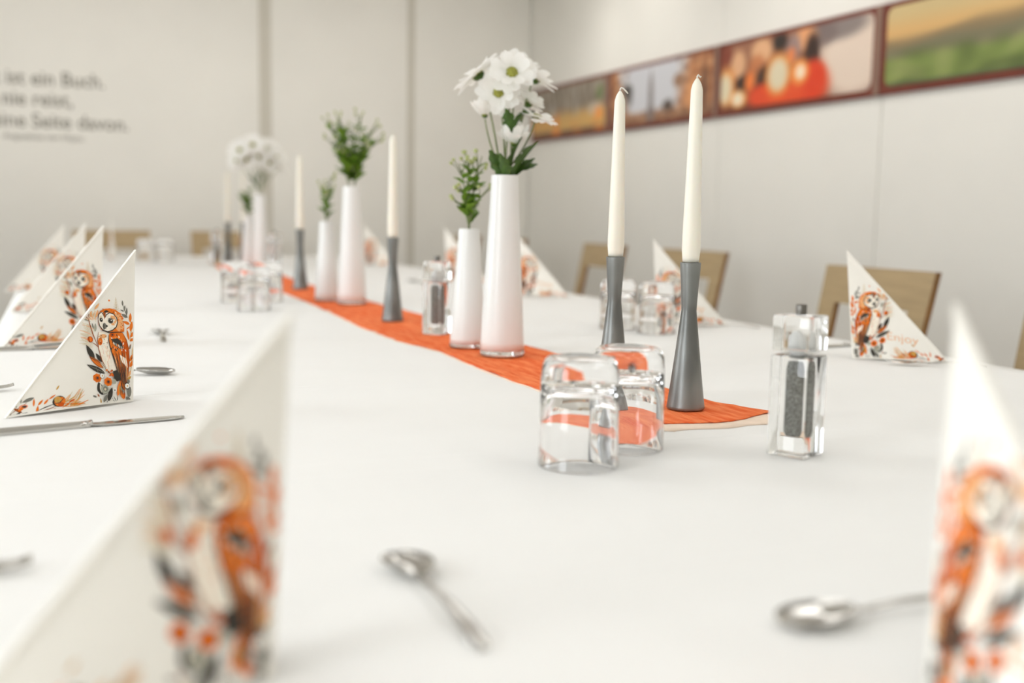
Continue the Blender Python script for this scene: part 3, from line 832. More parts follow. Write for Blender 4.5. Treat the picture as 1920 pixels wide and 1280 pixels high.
# ------------------------------------------------------------------ cutlery
def ribbon(path, n=None, thick=.0014):
    """path rows: (length, half width, z, dish). Returns verts/faces of a closed thin blade lying along +Y"""
    cross = (-1, -.75, -.4, 0, .4, .75, 1)
    v = []; f = []; w = len(cross)
    for (l, hw, z, dish) in path:
        for s in cross: v.append((s * hw, l, z + dish * s * s + thick))
    b = len(v)
    for (l, hw, z, dish) in path:
        for s in cross: v.append((s * hw * .96, l, z + dish * s * s))
    m = len(path)
    for i in range(m - 1):
        for k in range(w - 1):
            f.append((i * w + k, i * w + k + 1, (i + 1) * w + k + 1, (i + 1) * w + k))
            f.append((b + i * w + k, b + (i + 1) * w + k, b + (i + 1) * w + k + 1, b + i * w + k + 1))
        f.append((i * w, (i + 1) * w, b + (i + 1) * w, b + i * w))
        f.append((i * w + w - 1, b + i * w + w - 1, b + (i + 1) * w + w - 1, (i + 1) * w + w - 1))
    for i, fl in ((0, 1), (m - 1, 0)):
        for k in range(w - 1):
            q_ = (i * w + k, i * w + k + 1, b + i * w + k + 1, b + i * w + k)
            f.append(q_ if fl else tuple(reversed(q_)))
    return v, f
def handle_path(L0, L1, ztip=.006):
    p = []
    for k in range(15):
        t_ = k / 14
        hw = .0026 + .0034 * smooth01(.25, .95, t_)
        if t_ > .9: hw *= math.sqrt(max(.05, 1 - ((t_ - .9) / .1) ** 2 * .8))
        z = .0095 * math.sin(math.pi * (.18 + .75 * t_)) ** 1 * .9 - .0015 * t_
        p.append((L0 + (L1 - L0) * t_, hw, max(.0004, z), -.0008))
    return p
def spoon_meshes(L=.182, bw=.0205, bl=.062):
    p = []
    for k in range(21):
        t_ = k / 20
        l = -bl + bl * t_
        hw = bw * math.sqrt(max(.0009, 1 - (2 * t_ - 1) ** 2)) * (1.06 - .32 * t_)
        if t_ > .88: hw = max(hw, .0028)
        dep = .0085 * math.sin(math.pi * min(1, t_ * .95 + .03)) ** .7
        rimz = .0095 - .0035 * (1 - t_) + (.0 if t_ < .8 else -.001 * (t_ - .8))
        p.append((l, hw, max(.0003, rimz - dep), min(dep, rimz)))
    p[-1] = (p[-1][0], .0028, .0066, 0)
    g1 = Geo().add(*ribbon(p, thick=.0010))
    hp = handle_path(-.002, L - bl)
    hp[0] = (hp[0][0], .0028, .0062, 0)
    g2 = Geo().add(*ribbon(hp, thick=.0018))
    return g1.data('bowl', 'cutlery_steel'), g2.data('handle', 'cutlery_steel')
def fork_meshes(L=.19):
    hp = handle_path(.028, .13)
    hp = [(.0, .0105, .0052, .0006), (.008, .0108, .0048, .0006), (.017, .0085, .0052, .0003), (.024, .0045, .0058, 0)] + hp
    h = Geo().add(*ribbon(hp, thick=.0018)).data('handle', 'cutlery_steel')
    tn = []
    for k in range(4):
        x = -.0087 + k * .0058
        g_ = Geo().add(*ribbon([(-.045, .0007, .0075, 0), (-.036, .0014, .0052, 0), (-.02, .0017, .0038, 0), (.0015, .0020, .0050, 0)], thick=.0016))
        for v_ in g_.v: v_.x += x
        tn.append(g_.data('tine', 'cutlery_steel'))
    return h, tn
def knife_meshes():
    # handle 0..0.105 (towards -Y), blade 0..0.115 (towards +Y)
    hp = []
    for k in range(15):
        t_ = k / 14
        hw = .0072 + .0026 * t_
        if t_ > .92: hw *= math.sqrt(max(.1, 1 - ((t_ - .92) / .08) ** 2 * .8))
        hp.append((-.125 * t_, hw, .0004, -.0022))
    h = Geo().add(*ribbon(list(reversed(hp)), thick=.0066)).data('handle', 'cutlery_steel')
    bp = []
    for k in range(17):
        t_ = k / 16
        hw = .0066 + .0034 * smooth01(0, .25, t_)
        if t_ > .7: hw *= math.sqrt(max(.03, 1 - ((t_ - .7) / .3) ** 2.4))
        bp.append((.0005 + .115 * t_, hw, .0022 * (1 - smooth01(0, .1, t_)) + .0012, -.0004))
    b = Geo().add(*ribbon(bp, thick=.0020)).data('blade', 'cutlery_steel')
    c = Geo().add(*ribbon([(-.006, .0070, .0006, -.0020), (.0, .0074, .0006, -.0018), (.006, .0064, .0014, -.0008)], thick=.0062)).data('bolster', 'cutlery_steel')
    return h, b, c
SPOON = spoon_meshes(); FORK = fork_meshes(); KNIFE = knife_meshes()
def spoon(x, y, rz, label):
    t = thing('dessert_spoon', label, 'spoon', (x, y, TZ), rz, 'dessert spoons')
    obj('bowl', SPOON[0], t); obj('handle', SPOON[1], t)
def fork(x, y, rz, label):
    t = thing('dinner_fork', label, 'fork', (x, y, TZ), rz, 'forks')
    obj('handle', FORK[0], t)
    for m_ in FORK[1]: obj('tine', m_, t)
def knife(x, y, rz, label):
    t = thing('dinner_knife', label, 'knife', (x, y, TZ), rz, 'knives')
    obj('handle', KNIFE[0], t); obj('blade', KNIFE[1], t); obj('bolster', KNIFE[2], t)
# local +Y runs from bowl to handle end
spoon(.2255, .690, R(180), 'steel dessert spoon lying beside the nearest left napkin')
spoon(.475, .533, R(-92), 'steel dessert spoon reaching behind the nearest right napkin')
spoon(.098, 1.762, R(78), 'steel dessert spoon just behind the sharp owl napkin on the left')
spoon(.182, 2.300, R(178), 'steel dessert spoon beyond the sharp owl napkin, before the glasses')
spoon(1.225, 3.86, R(180), 'steel dessert spoon behind the pepper mill, towards the right row')
fork(1.415, 1.487, R(-118), 'steel fork in front of the large right owl napkin')
fork(1.405, 2.150, R(-110), 'steel fork in front of the right napkin behind the candlesticks')
fork(-.115, 1.655, R(95), 'steel fork behind the sharp owl napkin on the left')
fork(-.072, .820, R(90), 'steel fork at the left edge behind the nearest left napkin')
knife(.020, 1.352, R(-80), 'steel knife in front of the sharp owl napkin on the left')
knife(-.06, 2.128, R(-84), 'steel knife in front of the second owl napkin on the left')
knife(1.50, 1.762, R(92), 'steel knife behind the large right owl napkin')

# ------------------------------------------------------------------ owl napkins
NB, NH, NW = .172, .204, .036      # base length, height, opening of the folded triangle
nC = Vector((0, -NW / 2, 0)); nD = Vector((0, NW / 2, 0)); nP = Vector((-NB, 0, 0)); nT = Vector((.022, 0, NH))
nN = (nP - nC).cross(nT - nC).normalized()
if nN.y > 0: nN = -nN
def wing_pt(u, v, side=-1, off=0.0):
    """u from the open corner towards the foot, v up to the tip; side -1 is the printed wing"""
    base = nC + (nP - nC) * u + (nT - nC) * v
    w = max(0.0, 1 - u - v)
    bulge = .0105 * 4 * u * w * (1 - .2 * v)
    lift = .0022 * math.sin(math.pi * min(1, u * 1.02)) * (1 - v) ** 3
    p = base + nN * (bulge + off) + Vector((0, 0, lift))
    if side > 0: p = Vector((p.x, -p.y, p.z))
    return p
def wing_mesh(side):
    n = 22; v = []; f = []
    idx = {}
    for lay, off in ((0, 0.0), (1, -.0022)):
        for i in range(n + 1):
            for j in range(n + 1 - i):
                idx[(lay, i, j)] = len(v); v.append(wing_pt(i / n, j / n, side, off))
    for lay in (0, 1):
        for i in range(n):
            for j in range(n - i):
                f.append((idx[(lay, i, j)], idx[(lay, i + 1, j)], idx[(lay, i, j + 1)]))
                if i + j < n - 1: f.append((idx[(lay, i + 1, j)], idx[(lay, i + 1, j + 1)], idx[(lay, i, j + 1)]))
    rim = [(i, 0) for i in range(n)] + [(n - j, j) for j in range(n)] + [(0, n - j) for j in range(n)]
    for k in range(len(rim)):
        a, b = rim[k], rim[(k + 1) % len(rim)]
        f.append((idx[(0,) + a], idx[(0,) + b], idx[(1,) + b], idx[(1,) + a]))
    return v, f

class Ink:
    """flat printed shapes, drawn in the flat plane of the napkin and laid onto its surface"""
    def __init__(s): s.items = []; s.z = 0
    def poly(s, pts, col):
        s.z += 1
        s.items.append((pts, col, s.z))
    def ell(s, cx, cy, rx, ry, col, rot=0, n=14):
        c, k = math.cos(R(rot)), math.sin(R(rot))
        s.poly([(cx + rx * math.cos(a) * c - ry * math.sin(a) * k, cy + rx * math.cos(a) * k + ry * math.sin(a) * c) for a in [2 * math.pi * i / n for i in range(n)]], col)
    def leaf(s, x0, y0, x1, y1, w, col, bend=0):
        dx, dy = x1 - x0, y1 - y0
        L = math.hypot(dx, dy); nx, ny = -dy / L, dx / L
        a = []; b = []
        for i in range(9):
            t_ = i / 8
            ww = w * math.sin(math.pi * t_) ** .8 * (1.15 - .4 * t_)
            o = bend * math.sin(math.pi * t_)
            a.append((x0 + dx * t_ + nx * (ww + o), y0 + dy * t_ + ny * (ww + o)))
            b.append((x0 + dx * t_ + nx * (o - ww), y0 + dy * t_ + ny * (o - ww)))
        s.poly(a + b[::-1][1:-1], col)
    def line(s, pts, w, col):
        a = []; b = []
        for i, (x, y) in enumerate(pts):
            p0 = pts[max(0, i - 1)]; p1 = pts[min(len(pts) - 1, i + 1)]
            dx, dy = p1[0] - p0[0], p1[1] - p0[1]; L = math.hypot(dx, dy) or 1
            ww = w * (1 if 0 < i < len(pts) - 1 else .35)
            a.append((x - dy / L * ww, y + dx / L * ww)); b.append((x + dy / L * ww, y - dx / L * ww))
        s.poly(a + b[::-1], col)
    def flower(s, x, y, r, col, mid):
        for k in range(7): s.ell(x + r * .55 * math.cos(k * .9), y + r * .55 * math.sin(k * .9), r * .48, r * .48, col, 0, 9)
        s.ell(x, y, r * .3, r * .3, mid, 0, 8)

def owl_ink():
    # drawing units: the owl occupies roughly x 110..710, y 100..1210 (y down), as on the flat sheet
    k = Ink(); rd = random.Random(4)
    # wreath behind the owl, left: pale grasses, tulip stems
    for i in range(26):
        a = rd.uniform(-2.7, -1.3); x, y = 250 + rd.uniform(-50, 40), 320 + rd.uniform(-10, 60)
        L = rd.uniform(60, 170)
        k.line([(x, y), (x + L * .5 * math.cos(a), y + L * .5 * math.sin(a)), (x + L * math.cos(a + .15), y + L * math.sin(a + .15))], 4.0, rd.choice(['pale', 'peach', 'pale', 'sage']))
    for i in range(16):
        y = 440 + i * 14; x = 260 - i * 2
        k.line([(x, y), (x - 60, y - 30), (x - 120 + rd.uniform(-20, 20), y - 50 + rd.uniform(-20, 20))], 4.0, rd.choice(['pale', 'peach', 'pale']))
    for x0, y0, x1, y1 in ((275, 250, 330, 180), (285, 330, 310, 250), (230, 240, 250, 150), (240, 330, 225, 230)):
        k.leaf(x0, y0, x1, y1, 12, 'peach')
    k.line([(205, 340), (215, 400), (240, 500), (285, 630)], 5, 'rust'); k.line([(230, 590), (262, 610), (285, 635)], 5, 'rust')
    k.ell(190, 305, 27, 42, 'sage', -12); k.ell(196, 312, 17, 30, 'cream', -12); k.line([(170, 280), (185, 330), (200, 345)], 4, 'rust'); k.line([(212, 275), (206, 320), (200, 345)], 4, 'rust')
    k.ell(210, 560, 28, 32, 'deep'); k.ell(214, 560, 13, 25, 'orange'); k.line([(190, 535), (205, 590), (228, 585)], 4, 'dark')
    k.leaf(265, 480, 275, 390, 14, 'sage'); k.leaf(250, 450, 240, 390, 8, 'grey')
    k.ell(432, 145, 10, 10, 'orange', 0, 8); k.ell(112, 275, 6, 6, 'deep', 0, 6)
    for i in range(7):
        y = 120 + i * 18; w = 10 + i * 5
        k.line([(505 - w, y + 14), (505, y), (505 + w, y + 14)], 3.5, 'pale')
    k.line([(505, 105), (505, 240)], 3, 'ochre')
    # upper right leaves
    k.line([(575, 160), (600, 240), (630, 310)], 4, 'grey')
    for q_ in ((578, 190, 576, 130, 10), (592, 240, 604, 180, 11), (590, 245, 548, 232, 9), (615, 290, 624, 200, 12), (626, 308, 560, 274, 17)): k.leaf(*q_[:4], q_[4], 'grey')
    k.line([(650, 560), (668, 420), (660, 280)], 5, 'ochre'); k.line([(640, 900), (660, 780), (672, 650), (690, 600)], 5, 'ochre')
    for q_ in ((655, 355, 664, 255, 17), (650, 375, 575, 352, 17), (655, 450, 680, 340, 20), (637, 545, 615, 430, 14), (650, 515, 708, 440, 17), (642, 550, 712, 520, 16), (632, 640, 660, 580, 10), (635, 765, 697, 672, 18), (632, 825, 697, 740, 20), (612, 430, 650, 400, 7)):
        k.leaf(*q_[:4], q_[4], 'orange')
    k.leaf(640, 640, 656, 585, 9, 'grey'); k.leaf(650, 750, 692, 690, 7, 'rust'); k.leaf(610, 930, 645, 860, 16, 'peach'); k.leaf(600, 960, 650, 920, 14, 'ochre')
    # leaves low left
    k.leaf(240, 775, 166, 618, 30, 'dark'); k.leaf(330, 850, 188, 735, 30, 'rust'); k.leaf(322, 845, 205, 760, 16, 'orange'); k.leaf(320, 790, 258, 700, 22, 'dark')
    k.line([(200, 745), (330, 850)], 4, 'dark'); k.leaf(345, 905, 155, 820, 28, 'dark'); k.line([(180, 832), (345, 900)], 4, 'sage'); k.line([(250, 845), (270, 900)], 3, 'sage')
    for i in range(6): k.line([(360 + i * 6, 890), (335 + i * 9, 840), (300 + i * 12, 800)], 4, rd.choice(['pale', 'grey', 'cream']))
    # body
    k.poly([(298, 480), (350, 470), (410, 480), (420, 560), (450, 700), (485, 810), (470, 880), (400, 890), (350, 840), (312, 760), (290, 650), (282, 560)], 'cream')
    for i in range(30):
        x = rd.uniform(305, 420); y = rd.uniform(560, 820)
        k.line([(x, y), (x + rd.uniform(4, 14), y + rd.uniform(22, 60))], 3.2, rd.choice(['peach', 'pale', 'ochre', 'orange', 'white']))
    k.ell(312, 575, 24, 42, 'orange', 8); k.ell(316, 590, 11, 16, 'deep'); k.ell(345, 520, 40, 22, 'peach', -10)
    for i in range(12): k.ell(rd.uniform(300, 390), rd.uniform(500, 640), 4.5, 4.5, 'dark', 0, 6)
    k.line([(300, 480), (284, 560), (292, 660), (318, 770), (360, 850)], 4, 'rust')
    # wing
    k.poly([(405, 500), (440, 468), (500, 458), (560, 470), (598, 540), (622, 640), (626, 740), (612, 860), (600, 960), (560, 1078), (530, 1050), (500, 960), (472, 850), (440, 740), (412, 620), (400, 550)], 'orange')
    k.poly([(520, 560), (600, 560), (622, 660), (620, 780), (600, 900), (560, 800), (540, 680)], 'deep')
    for i in range(46):
        t_ = rd.random(); x = 425 + 170 * rd.random(); y = 490 + 160 * rd.random()
        k.leaf(x, y, x + rd.uniform(-6, 16), y + rd.uniform(18, 34), 6, rd.choice(['rust', 'dark', 'peach', 'dark', 'cream', 'orange']))
    k.poly([(440, 545), (500, 530), (550, 580), (556, 630), (520, 640), (470, 610), (440, 580)], 'dark')
    for i in range(7): k.leaf(452 + i * 14, 570 + i * 6, 462 + i * 14, 604 + i * 8, 6, ['cream', 'grey', 'sage', 'orange'][i % 4])
    k.ell(446, 500, 26, 22, 'deep'); k.ell(446, 500, 11, 9, 'dark')
    # long flight feathers
    for i in range(13):
        x0 = 428 + i * 13; y0 = 660 + (i % 3) * 22
        x1 = 505 + i * 7.0; y1 = 930 + i * 11
        k.leaf(x0, y0, x1, y1, 12, ['orange', 'deep', 'peach', 'orange', 'rust'][i % 5])
        k.line([(x0 - 4, y0 + 10), ((x0 + x1) / 2 - 5, (y0 + y1) / 2), (x1 - 4, y1)], 3.6, 'dark')
    for i in range(7): k.leaf(520 + i * 10, 700 + i * 5, 548 + i * 9, 790 + i * 8, 8, ['cream', 'white', 'peach'][i % 3])
    for i in range(6): k.line([(490 + i * 17, 830), (512 + i * 12, 930), (532 + i * 9, 1040)], 3.2, 'dark')
    k.line([(405, 500), (400, 560), (415, 640), (445, 750), (478, 860), (510, 980), (540, 1070)], 5, 'dark')
    k.line([(560, 470), (600, 545), (625, 650), (625, 760), (608, 880), (585, 1000)], 4, 'rust')
    # head
    k.poly([(300, 345), (306, 295), (330, 258), (375, 236), (430, 226), (490, 236), (540, 268), (568, 320), (580, 390), (578, 455), (530, 478), (450, 474), (380, 474), (330, 455), (304, 405)], 'orange')
    k.poly([(480, 250), (540, 285), (566, 340), (574, 430), (520, 462), (490, 440), (512, 370), (500, 310)], 'peach')
    for i in range(34):
        x = rd.uniform(490, 572); y = rd.uniform(265, 455)
        k.ell(x, y, rd.uniform(4, 9), rd.uniform(4, 9), rd.choice(['deep', 'orange', 'rust', 'cream', 'orange']), 0, 7)
    for i in range(16): k.ell(rd.uniform(345, 480), rd.uniform(236, 272), 7, 6, rd.choice(['deep', 'rust', 'orange']), 0, 7)
    k.poly([(302, 345), (310, 298), (335, 272), (352, 290), (368, 330), (384, 296), (420, 274), (462, 282), (494, 316), (504, 366), (488, 412), (446, 448), (394, 468), (345, 452), (312, 412)], 'cream')
    k.poly([(430, 300), (480, 300), (498, 350), (480, 385), (440, 340)], 'peach'); k.ell(330, 335, 16, 30, 'pale'); k.poly([(430, 372), (468, 372), (476, 400), (440, 400)], 'peach')
    k.line([(302, 345), (310, 298), (335, 270), (356, 292), (370, 335), (388, 296), (424, 272), (466, 282), (498, 318), (507, 368), (490, 415), (446, 452), (394, 471), (344, 456), (311, 414), (302, 345)], 5, 'dark')
    k.poly([(352, 268), (385, 268), (380, 300), (370, 345), (358, 300)], 'rust'); k.ell(388, 262, 22, 12, 'dark', -12)
    k.ell(332, 352, 17, 22, 'dark'); k.ell(430, 358, 29, 26, 'grey'); k.ell(432, 357, 21, 21, 'dark'); k.ell(438, 350, 6, 6, 'white', 0, 8); k.ell(336, 346, 4, 5, 'white', 0, 7)
    k.line([(402, 340), (432, 326), (464, 338)], 4, 'dark')
    k.poly([(352, 384), (368, 378), (392, 408), (380, 436), (352, 454), (343, 418)], 'grey'); k.poly([(350, 390), (362, 396), (360, 440), (350, 452)], 'dark'); k.ell(386, 412, 12, 10, 'dark')
    k.line([(330, 458), (400, 478), (480, 470), (575, 462)], 5, 'dark')
    # flowers and foliage at the feet
    k.poly([(430, 880), (480, 860), (520, 960), (470, 985), (440, 960)], 'dark')
    for i in range(16): k.ell(350 + rd.uniform(0, 80), 870 + rd.uniform(0, 60), 11, 10, rd.choice(['orange', 'deep', 'rust']), 0, 8)
    for i in range(8): k.ell(355 + rd.uniform(0, 75), 880 + rd.uniform(0, 50), 4, 4, 'cream', 0, 6)
    k.leaf(300, 1130, 268, 995, 38, 'dark'); k.leaf(300, 1110, 285, 1010, 14, 'cream'); k.ell(330, 1070, 44, 46, 'sage'); k.ell(334, 1066, 26, 28, 'grey'); k.ell(332, 1070, 12, 13, 'pale')
    k.line([(250, 1080), (300, 1125), (350, 1110)], 4, 'dark')
    k.leaf(360, 1195, 412, 1045, 26, 'dark'); k.leaf(306, 1205, 355, 1120, 19, 'grey'); k.leaf(240, 1155, 198, 1140, 11, 'grey'); k.leaf(262, 1150, 245, 1120, 9, 'rust'); k.leaf(285, 1225, 280, 1160, 8, 'ochre')
    for q_ in ((455, 1200, 430, 1140), (460, 1205, 480, 1130), (450, 1215, 415, 1170)): k.line([q_[:2], ((q_[0] + q_[2]) / 2 + 3, (q_[1] + q_[3]) / 2), q_[2:]], 4, 'dark')
    k.leaf(470, 1140, 510, 970, 20, 'orange'); k.leaf(520, 1140, 490, 1020, 20, 'ochre'); k.leaf(545, 1168, 500, 1060, 20, 'orange'); k.leaf(550, 1160, 556, 1080, 10, 'deep')
    for i in range(5): k.line([(495 + i * 14, 1030), (505 + i * 12, 1085), (500 + i * 14, 1120)], 3.5, 'dark')
    k.ell(614, 1085, 25, 56, 'grey', 6); k.leaf(625, 1165, 566, 1140, 16, 'grey'); k.leaf(590, 1200, 575, 1150, 7, 'dark')
    k.flower(258, 955, 46, 'orange', 'dark'); k.flower(370, 990, 46, 'orange', 'dark'); k.ell(258, 955, 24, 24, 'deep'); k.ell(258, 955, 12, 12, 'dark'); k.ell(370, 990, 24, 24, 'deep'); k.ell(370, 990, 13, 13, 'dark')
    k.ell(310, 930, 26, 28, 'dark'); k.flower(310, 930, 24, 'white', 'ochre'); k.ell(436, 985, 26, 28, 'sage'); k.flower(440, 1075, 25, 'white', 'dark'); k.ell(590, 1025, 30, 38, 'dark'); k.flower(590, 1025, 28, 'white', 'ochre'); k.ell(605, 975, 18, 20, 'grey'); k.flower(410, 1160, 16, 'white', 'dark')
    k.ell(345, 1200, 6, 6, 'dark', 0, 6); k.ell(540, 1195, 5, 5, 'sage', 0, 6)
    return k
def corner_ink(lettering):
    # plants towards the foot of the napkin; units of the second drawing: x 80..1000, y 160..560 (y down)
    k = Ink(); rd = random.Random(9)
    if not lettering:
        k.line([(140, 360), (170, 270), (250, 210), (350, 175)], 4, 'pink')
        for i in range(9):
            x, y = 145 + i * 23, 345 - i * 19
            k.leaf(x, y, x - 8 + i * 2, y - 42, 8, 'pink'); k.leaf(x, y, x + 48, y - 4 - i, 8, 'pink')
        k.leaf(360, 330, 245, 380, 17, 'grey'); k.leaf(170, 345, 195, 430, 17, 'grey'); k.leaf(245, 340, 235, 390, 9, 'sage')
    k.leaf(110, 545, 112, 400, 34, 'grey'); k.leaf(240, 480, 160, 430, 14, 'rust'); k.line([(110, 540), (190, 450), (290, 380)], 4, 'rust')
    for q_ in ((130, 520, 190, 495), (160, 525, 230, 470), (190, 520, 290, 475), (210, 515, 260, 500)): k.leaf(*q_, 13, 'dark')
    k.ell(255, 420, 42, 20, 'pink', -12); k.ell(262, 420, 24, 11, 'dark', -12); k.ell(230, 445, 30, 12, 'orange', -35)
    for q_ in ((345, 420, 358, 340), (385, 410, 440, 350), (440, 400, 490, 345), (365, 490, 380, 420), (375, 480, 385, 410), (300, 500, 335, 480)): k.leaf(*q_, 10, 'orange')
    k.line([(365, 495), (450, 430), (540, 395)], 5, 'dark'); k.line([(420, 490), (490, 445), (550, 420)], 4, 'rust')
    for i in range(34):
        x, y = rd.uniform(600, 720), rd.uniform(380, 440); a = rd.uniform(-.9, .35); L = rd.uniform(90, 240)
        k.line([(x, y), (x + L * .5 * math.cos(a), y + L * .5 * math.sin(a)), (x + L * math.cos(a - .1), y + L * math.sin(a - .1))], 5, rd.choice(['peach', 'orange', 'ochre', 'peach', 'pale']))
    for i in range(12):
        x = rd.uniform(540, 700); k.line([(x, 440), (x - 30, 465 + rd.uniform(-8, 14))], 4, rd.choice(['peach', 'orange', 'deep']))
    k.ell(585, 370, 68, 52, 'dark', -28); k.ell(594, 372, 58, 44, 'orange', -28); k.ell(575, 355, 36, 34, 'ochre', -28); k.line([(540, 395), (590, 385), (640, 330)], 5, 'dark'); k.ell(602, 402, 30, 22, 'deep', -20); k.leaf(680, 380, 745, 345, 9, 'deep')
    k.leaf(570, 255, 605, 205, 8, 'ochre'); k.leaf(490, 350, 560, 300, 7, 'orange')
    return k
# the flat sheet: owl sheet units -> (u, v) on the wing
def owl_uv(x, y):
    px, py = 130 + x / 5.567, 540 + y / 5.567
    return px_uv(px, py)
def corner_uv(x, y):
    return px_uv(x / 5.647, 690 + y / 5.647)
def px_uv(px, py):
    ax, ay, bx, by = -235.0, 31.0, 13.0, -287.0
    dx, dy = px - 250.0, py - 752.0
    det = ax * by - ay * bx
    return (dx * by - dy * bx) / det, (ax * dy - ay * dx) / det
def print_mesh(name, lettering):
    bm = bmesh.new()
    placed = []
    def layer_of(q_):
        """one print layer above every earlier shape it overlaps"""
        x0, x1 = min(p[0] for p in q_), max(p[0] for p in q_); y0, y1 = min(p[1] for p in q_), max(p[1] for p in q_)
        l = 0
        for (a0, a1, b0, b1, k_) in placed:
            if k_ >= l and a0 < x1 and x0 < a1 and b0 < y1 and y0 < b1: l = k_ + 1
        placed.append((x0, x1, y0, y1, l))
        return l
    for ink, uv in ((owl_ink(), owl_uv), (corner_ink(lettering), corner_uv)):
        for pts, col, _z in ink.items:
            q_ = [uv(*p) for p in pts]
            q_ = [(max(.012, u), max(.012, w)) for u, w in q_]
            q_ = [(u, w) if u + w <= .985 else (u * .985 / (u + w), w * .985 / (u + w)) for u, w in q_]
            z = layer_of(q_)
            vs = [bm.verts.new((u, w, z)) for u, w in q_]
            try: fa = bm.faces.new(vs)
            except ValueError: continue
            fa.material_index = PKEYS.index(col)
    bmesh.ops.triangulate(bm, faces=bm.faces[:], ngon_method='EAR_CLIP')
    if lettering:
        me = text_mesh('Enjoy', 1.0, 'print_peach', -.012)
        tv = [w.co.copy() for w in me.vertices]
        wd = max(p.x for p in tv) - min(p.x for p in tv); x0 = min(p.x for p in tv)
        new = []
        for p in tv:
            t_ = (p.x - x0) / wd
            new.append(bm.verts.new((.375 + .315 * t_, .185 + .105 * p.y - .035 * t_, 12)))
        for p in me.polygons:
            try:
                fa = bm.faces.new([new[i] for i in p.vertices]); fa.material_index = PKEYS.index('peach')
            except ValueError: pass
        bpy.data.meshes.remove(me)
    for _ in range(6):      # follow the curve of the paper
        es = [e for e in bm.edges if (e.verts[0].co.xy - e.verts[1].co.xy).length > .05]
        if not es: break
        bmesh.ops.subdivide_edges(bm, edges=es, cuts=1, use_grid_fill=False)
        bmesh.ops.triangulate(bm, faces=bm.faces[:])
    for v_ in bm.verts:
        u, w, z = v_.co
        v_.co = wing_pt(u, w, -1, .00025 + .000016 * z)
    me = bpy.data.meshes.new(name)
    bm.to_mesh(me); bm.free()
    for k_ in PKEYS: me.materials.append(MATS['print_' + k_])
    return me
def mirror_mesh(me, name):
    m2 = me.copy(); m2.name = name
    m2.transform(Matrix.Scale(-1, 4, (1, 0, 0)))
    m2.flip_normals()
    return m2
_f = wing_mesh(-1); _b = wing_mesh(1)
FRONT = mesh_data('printed_wing', *_f, 'napkin_tissue'); BACK = mesh_data('rear_wing', *_b, 'napkin_tissue')
OWL = print_mesh('owl_print', False); OWLT = print_mesh('owl_print', True)
for me in (FRONT, BACK): mark_sharp(me, 60)
SET = {'L': (FRONT, BACK, OWL), 'R': (mirror_mesh(FRONT, 'printed_wing'), mirror_mesh(BACK, 'rear_wing'), mirror_mesh(OWLT, 'owl_print'))}
def napkin(kind, cx, cy, heading, label, group, sc=1.0):
    """cx, cy: where the upright corner of the printed wing stands; heading: direction of its lower edge towards the foot"""
    f_, b_, p_ = SET[kind]
    loc_dir = math.atan2(NW / 2, -NB) if kind == 'L' else math.atan2(NW / 2, NB)
    rz = math.radians(heading) - loc_dir
    off = Matrix.Rotation(rz, 3, 'Z') @ Vector((0, -NW / 2, 0)) * sc
    t = thing('paper_napkin', label, 'napkin', (cx - off.x, cy - off.y, TZ + .0003), rz, group)
    t.scale = (sc, sc, sc)
    obj('printed_wing', f_, t); obj('rear_wing', b_, t)
    tag(obj('owl_print', p_, t), 'orange and dark grey owl with flowers printed on the paper')
GL, GR = 'owl napkins on the left side', 'owl napkins on the right side'
napkin('L', .102, .578, 190, 'owl napkin nearest the camera at lower left, large and blurred', GL)
napkin('L', .082, 1.514, 206.7, 'owl napkin with the sharpest print, second in the left row', GL)
napkin('L', .064, 2.235, 204, 'owl napkin third in the left row, behind the sharpest one', GL, 1.1)
napkin('L', .045, 2.950, 203, 'owl napkin fourth in the left row, blurred', GL, 1.07)
napkin('L', -.005, 3.650, 200, 'owl napkin fifth in the left row, its tip highest at far left', GL)
napkin('R', .438, .435, -96, 'owl napkin cut off by the right edge, nearest on the right', GR, 1.05)
napkin('R', 1.371, 1.595, -41, 'owl napkin with orange lettering in front of the nearest chair', GR)
napkin('R', 1.350, 2.281, -42, 'owl napkin behind the two nearest candlesticks', GR)
napkin('R', 1.345, 3.150, -40, 'owl napkin partly hidden behind the nearest tall vase', GR)
napkin('R', 1.355, 3.867, -42, 'owl napkin behind the pepper mill and short vase', GR)
napkin('R', 1.374, 5.137, -42, 'owl napkin farthest in the right row, beside the middle vases', GR)
napkin('R', .215, 5.86, -85, 'owl napkin at the far table end before the left chair', 'owl napkins at the far end')
napkin('R', .860, 5.80, -85, 'owl napkin at the far table end behind the far candlesticks', 'owl napkins at the far end')

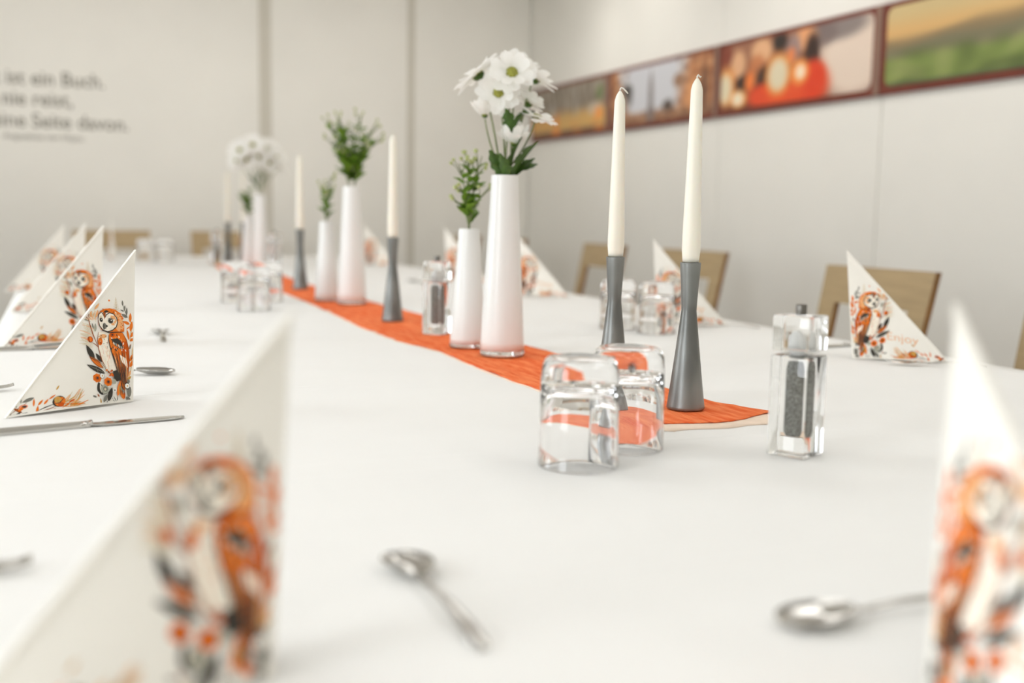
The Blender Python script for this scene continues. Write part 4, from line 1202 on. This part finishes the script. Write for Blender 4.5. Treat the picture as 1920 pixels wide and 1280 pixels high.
# ------------------------------------------------------------------ chairs
def chair_proto():
    """origin on the floor below the middle of the seat, sitter faces -X"""
    t = bpy.data.objects.new('dining_chair', None); t.empty_display_size = .1
    link(t)
    w = .425; hw = w / 2
    obj('seat', bevel_box('seat', (-.21, -hw, .43), (.20, hw, .475), 'seat_fabric', .015, 3, True), t)
    obj('seat_frame', bevel_box('seat_frame', (-.20, -hw + .01, .385), (.195, hw - .01, .4298), 'chair_ply', .004), t)
    lean = .095
    def bx(z): return .215 + (z - .44) / .44 * lean
    # back frame: plywood with a rectangular opening below the top rail
    zo0, zo1, sw = .56, .775, .072
    g_ = Geo()
    outer = [(-hw + .012, .44), (hw - .012, .44), (hw, .88), (-hw, .88)]
    inner = [(-hw + sw, zo0), (hw - sw, zo0), (hw - sw + .003, zo1), (-hw + sw - .003, zo1)]
    th = .02
    for x_off in (0, th):
        for (y, z) in outer + inner: g_.v.append(Vector((bx(z) + x_off, y, z)))
    def quad(a, mi): g_.f.append(a); g_.m.append(mi)
    for k in range(4):
        j = (k + 1) % 4
        quad((k, j, 4 + j, 4 + k), 0); quad((8 + k, 12 + k, 12 + j, 8 + j), 0)
        quad((k, 8 + k, 8 + j, j), 1); quad((4 + k, 4 + j, 12 + j, 12 + k), 1)
    obj('backrest', g_.data('backrest', ['chair_ply', 'chair_edge'], False), t)
    for sx, sy in ((-1, -1), (-1, 1), (1, -1), (1, 1)):
        x0 = -.185 if sx < 0 else .185
        y0 = sy * (hw - .025)
        l = Geo().tube([(x0 + (sx * .02), y0, .0), (x0, y0, .3849)], [.013, .016], 12)
        obj('leg', l.data('leg', 'chair_edge'), t)
    for sy in (-1, 1):
        y0 = sy * (hw - .03)
        obj('back_post', Geo().box((.196, y0 - .014, .395), (.2149, y0 + .014, .56)).data('back_post', 'chair_edge', False), t)
    return t
proto = chair_proto()
def put_chair(first, topx, topy, rz, label, group):
    o = proto if first else copy_tree(proto)
    c, s = math.cos(rz), math.sin(rz)
    r = .32
    o.location = (topx - r * c, topy - r * s, 0); o.rotation_euler = (0, 0, rz)
    tag(o, label, 'chair', group)
GC = 'tan wooden chairs along the right wall'
put_chair(True, 2.068, 2.310, 0, 'tan wooden chair behind the lettered owl napkin', GC)
put_chair(False, 2.085, 1.605, 0, 'tan wooden chair cut off by the right edge', GC)
put_chair(False, 2.330, 3.660, R(3), 'tan wooden chair behind the two nearest candlesticks', GC)
put_chair(False, 2.320, 4.410, R(-2), 'tan wooden chair with open back left of the nearest candles', GC)
put_chair(False, 2.300, 5.490, 0, 'tan wooden chair hidden behind the nearest tall vase', GC)
put_chair(False, 2.300, 6.180, 0, 'tan wooden chair behind the nearest short vase', GC)
GE = 'tan wooden chairs at the far end'
put_chair(False, .265, 6.660, R(90), 'tan wooden chair at the far table end, left one', GE)
put_chair(False, .925, 6.700, R(90), 'tan wooden chair at the far table end behind the far candlesticks', GE)
bpy.context.view_layer.update()
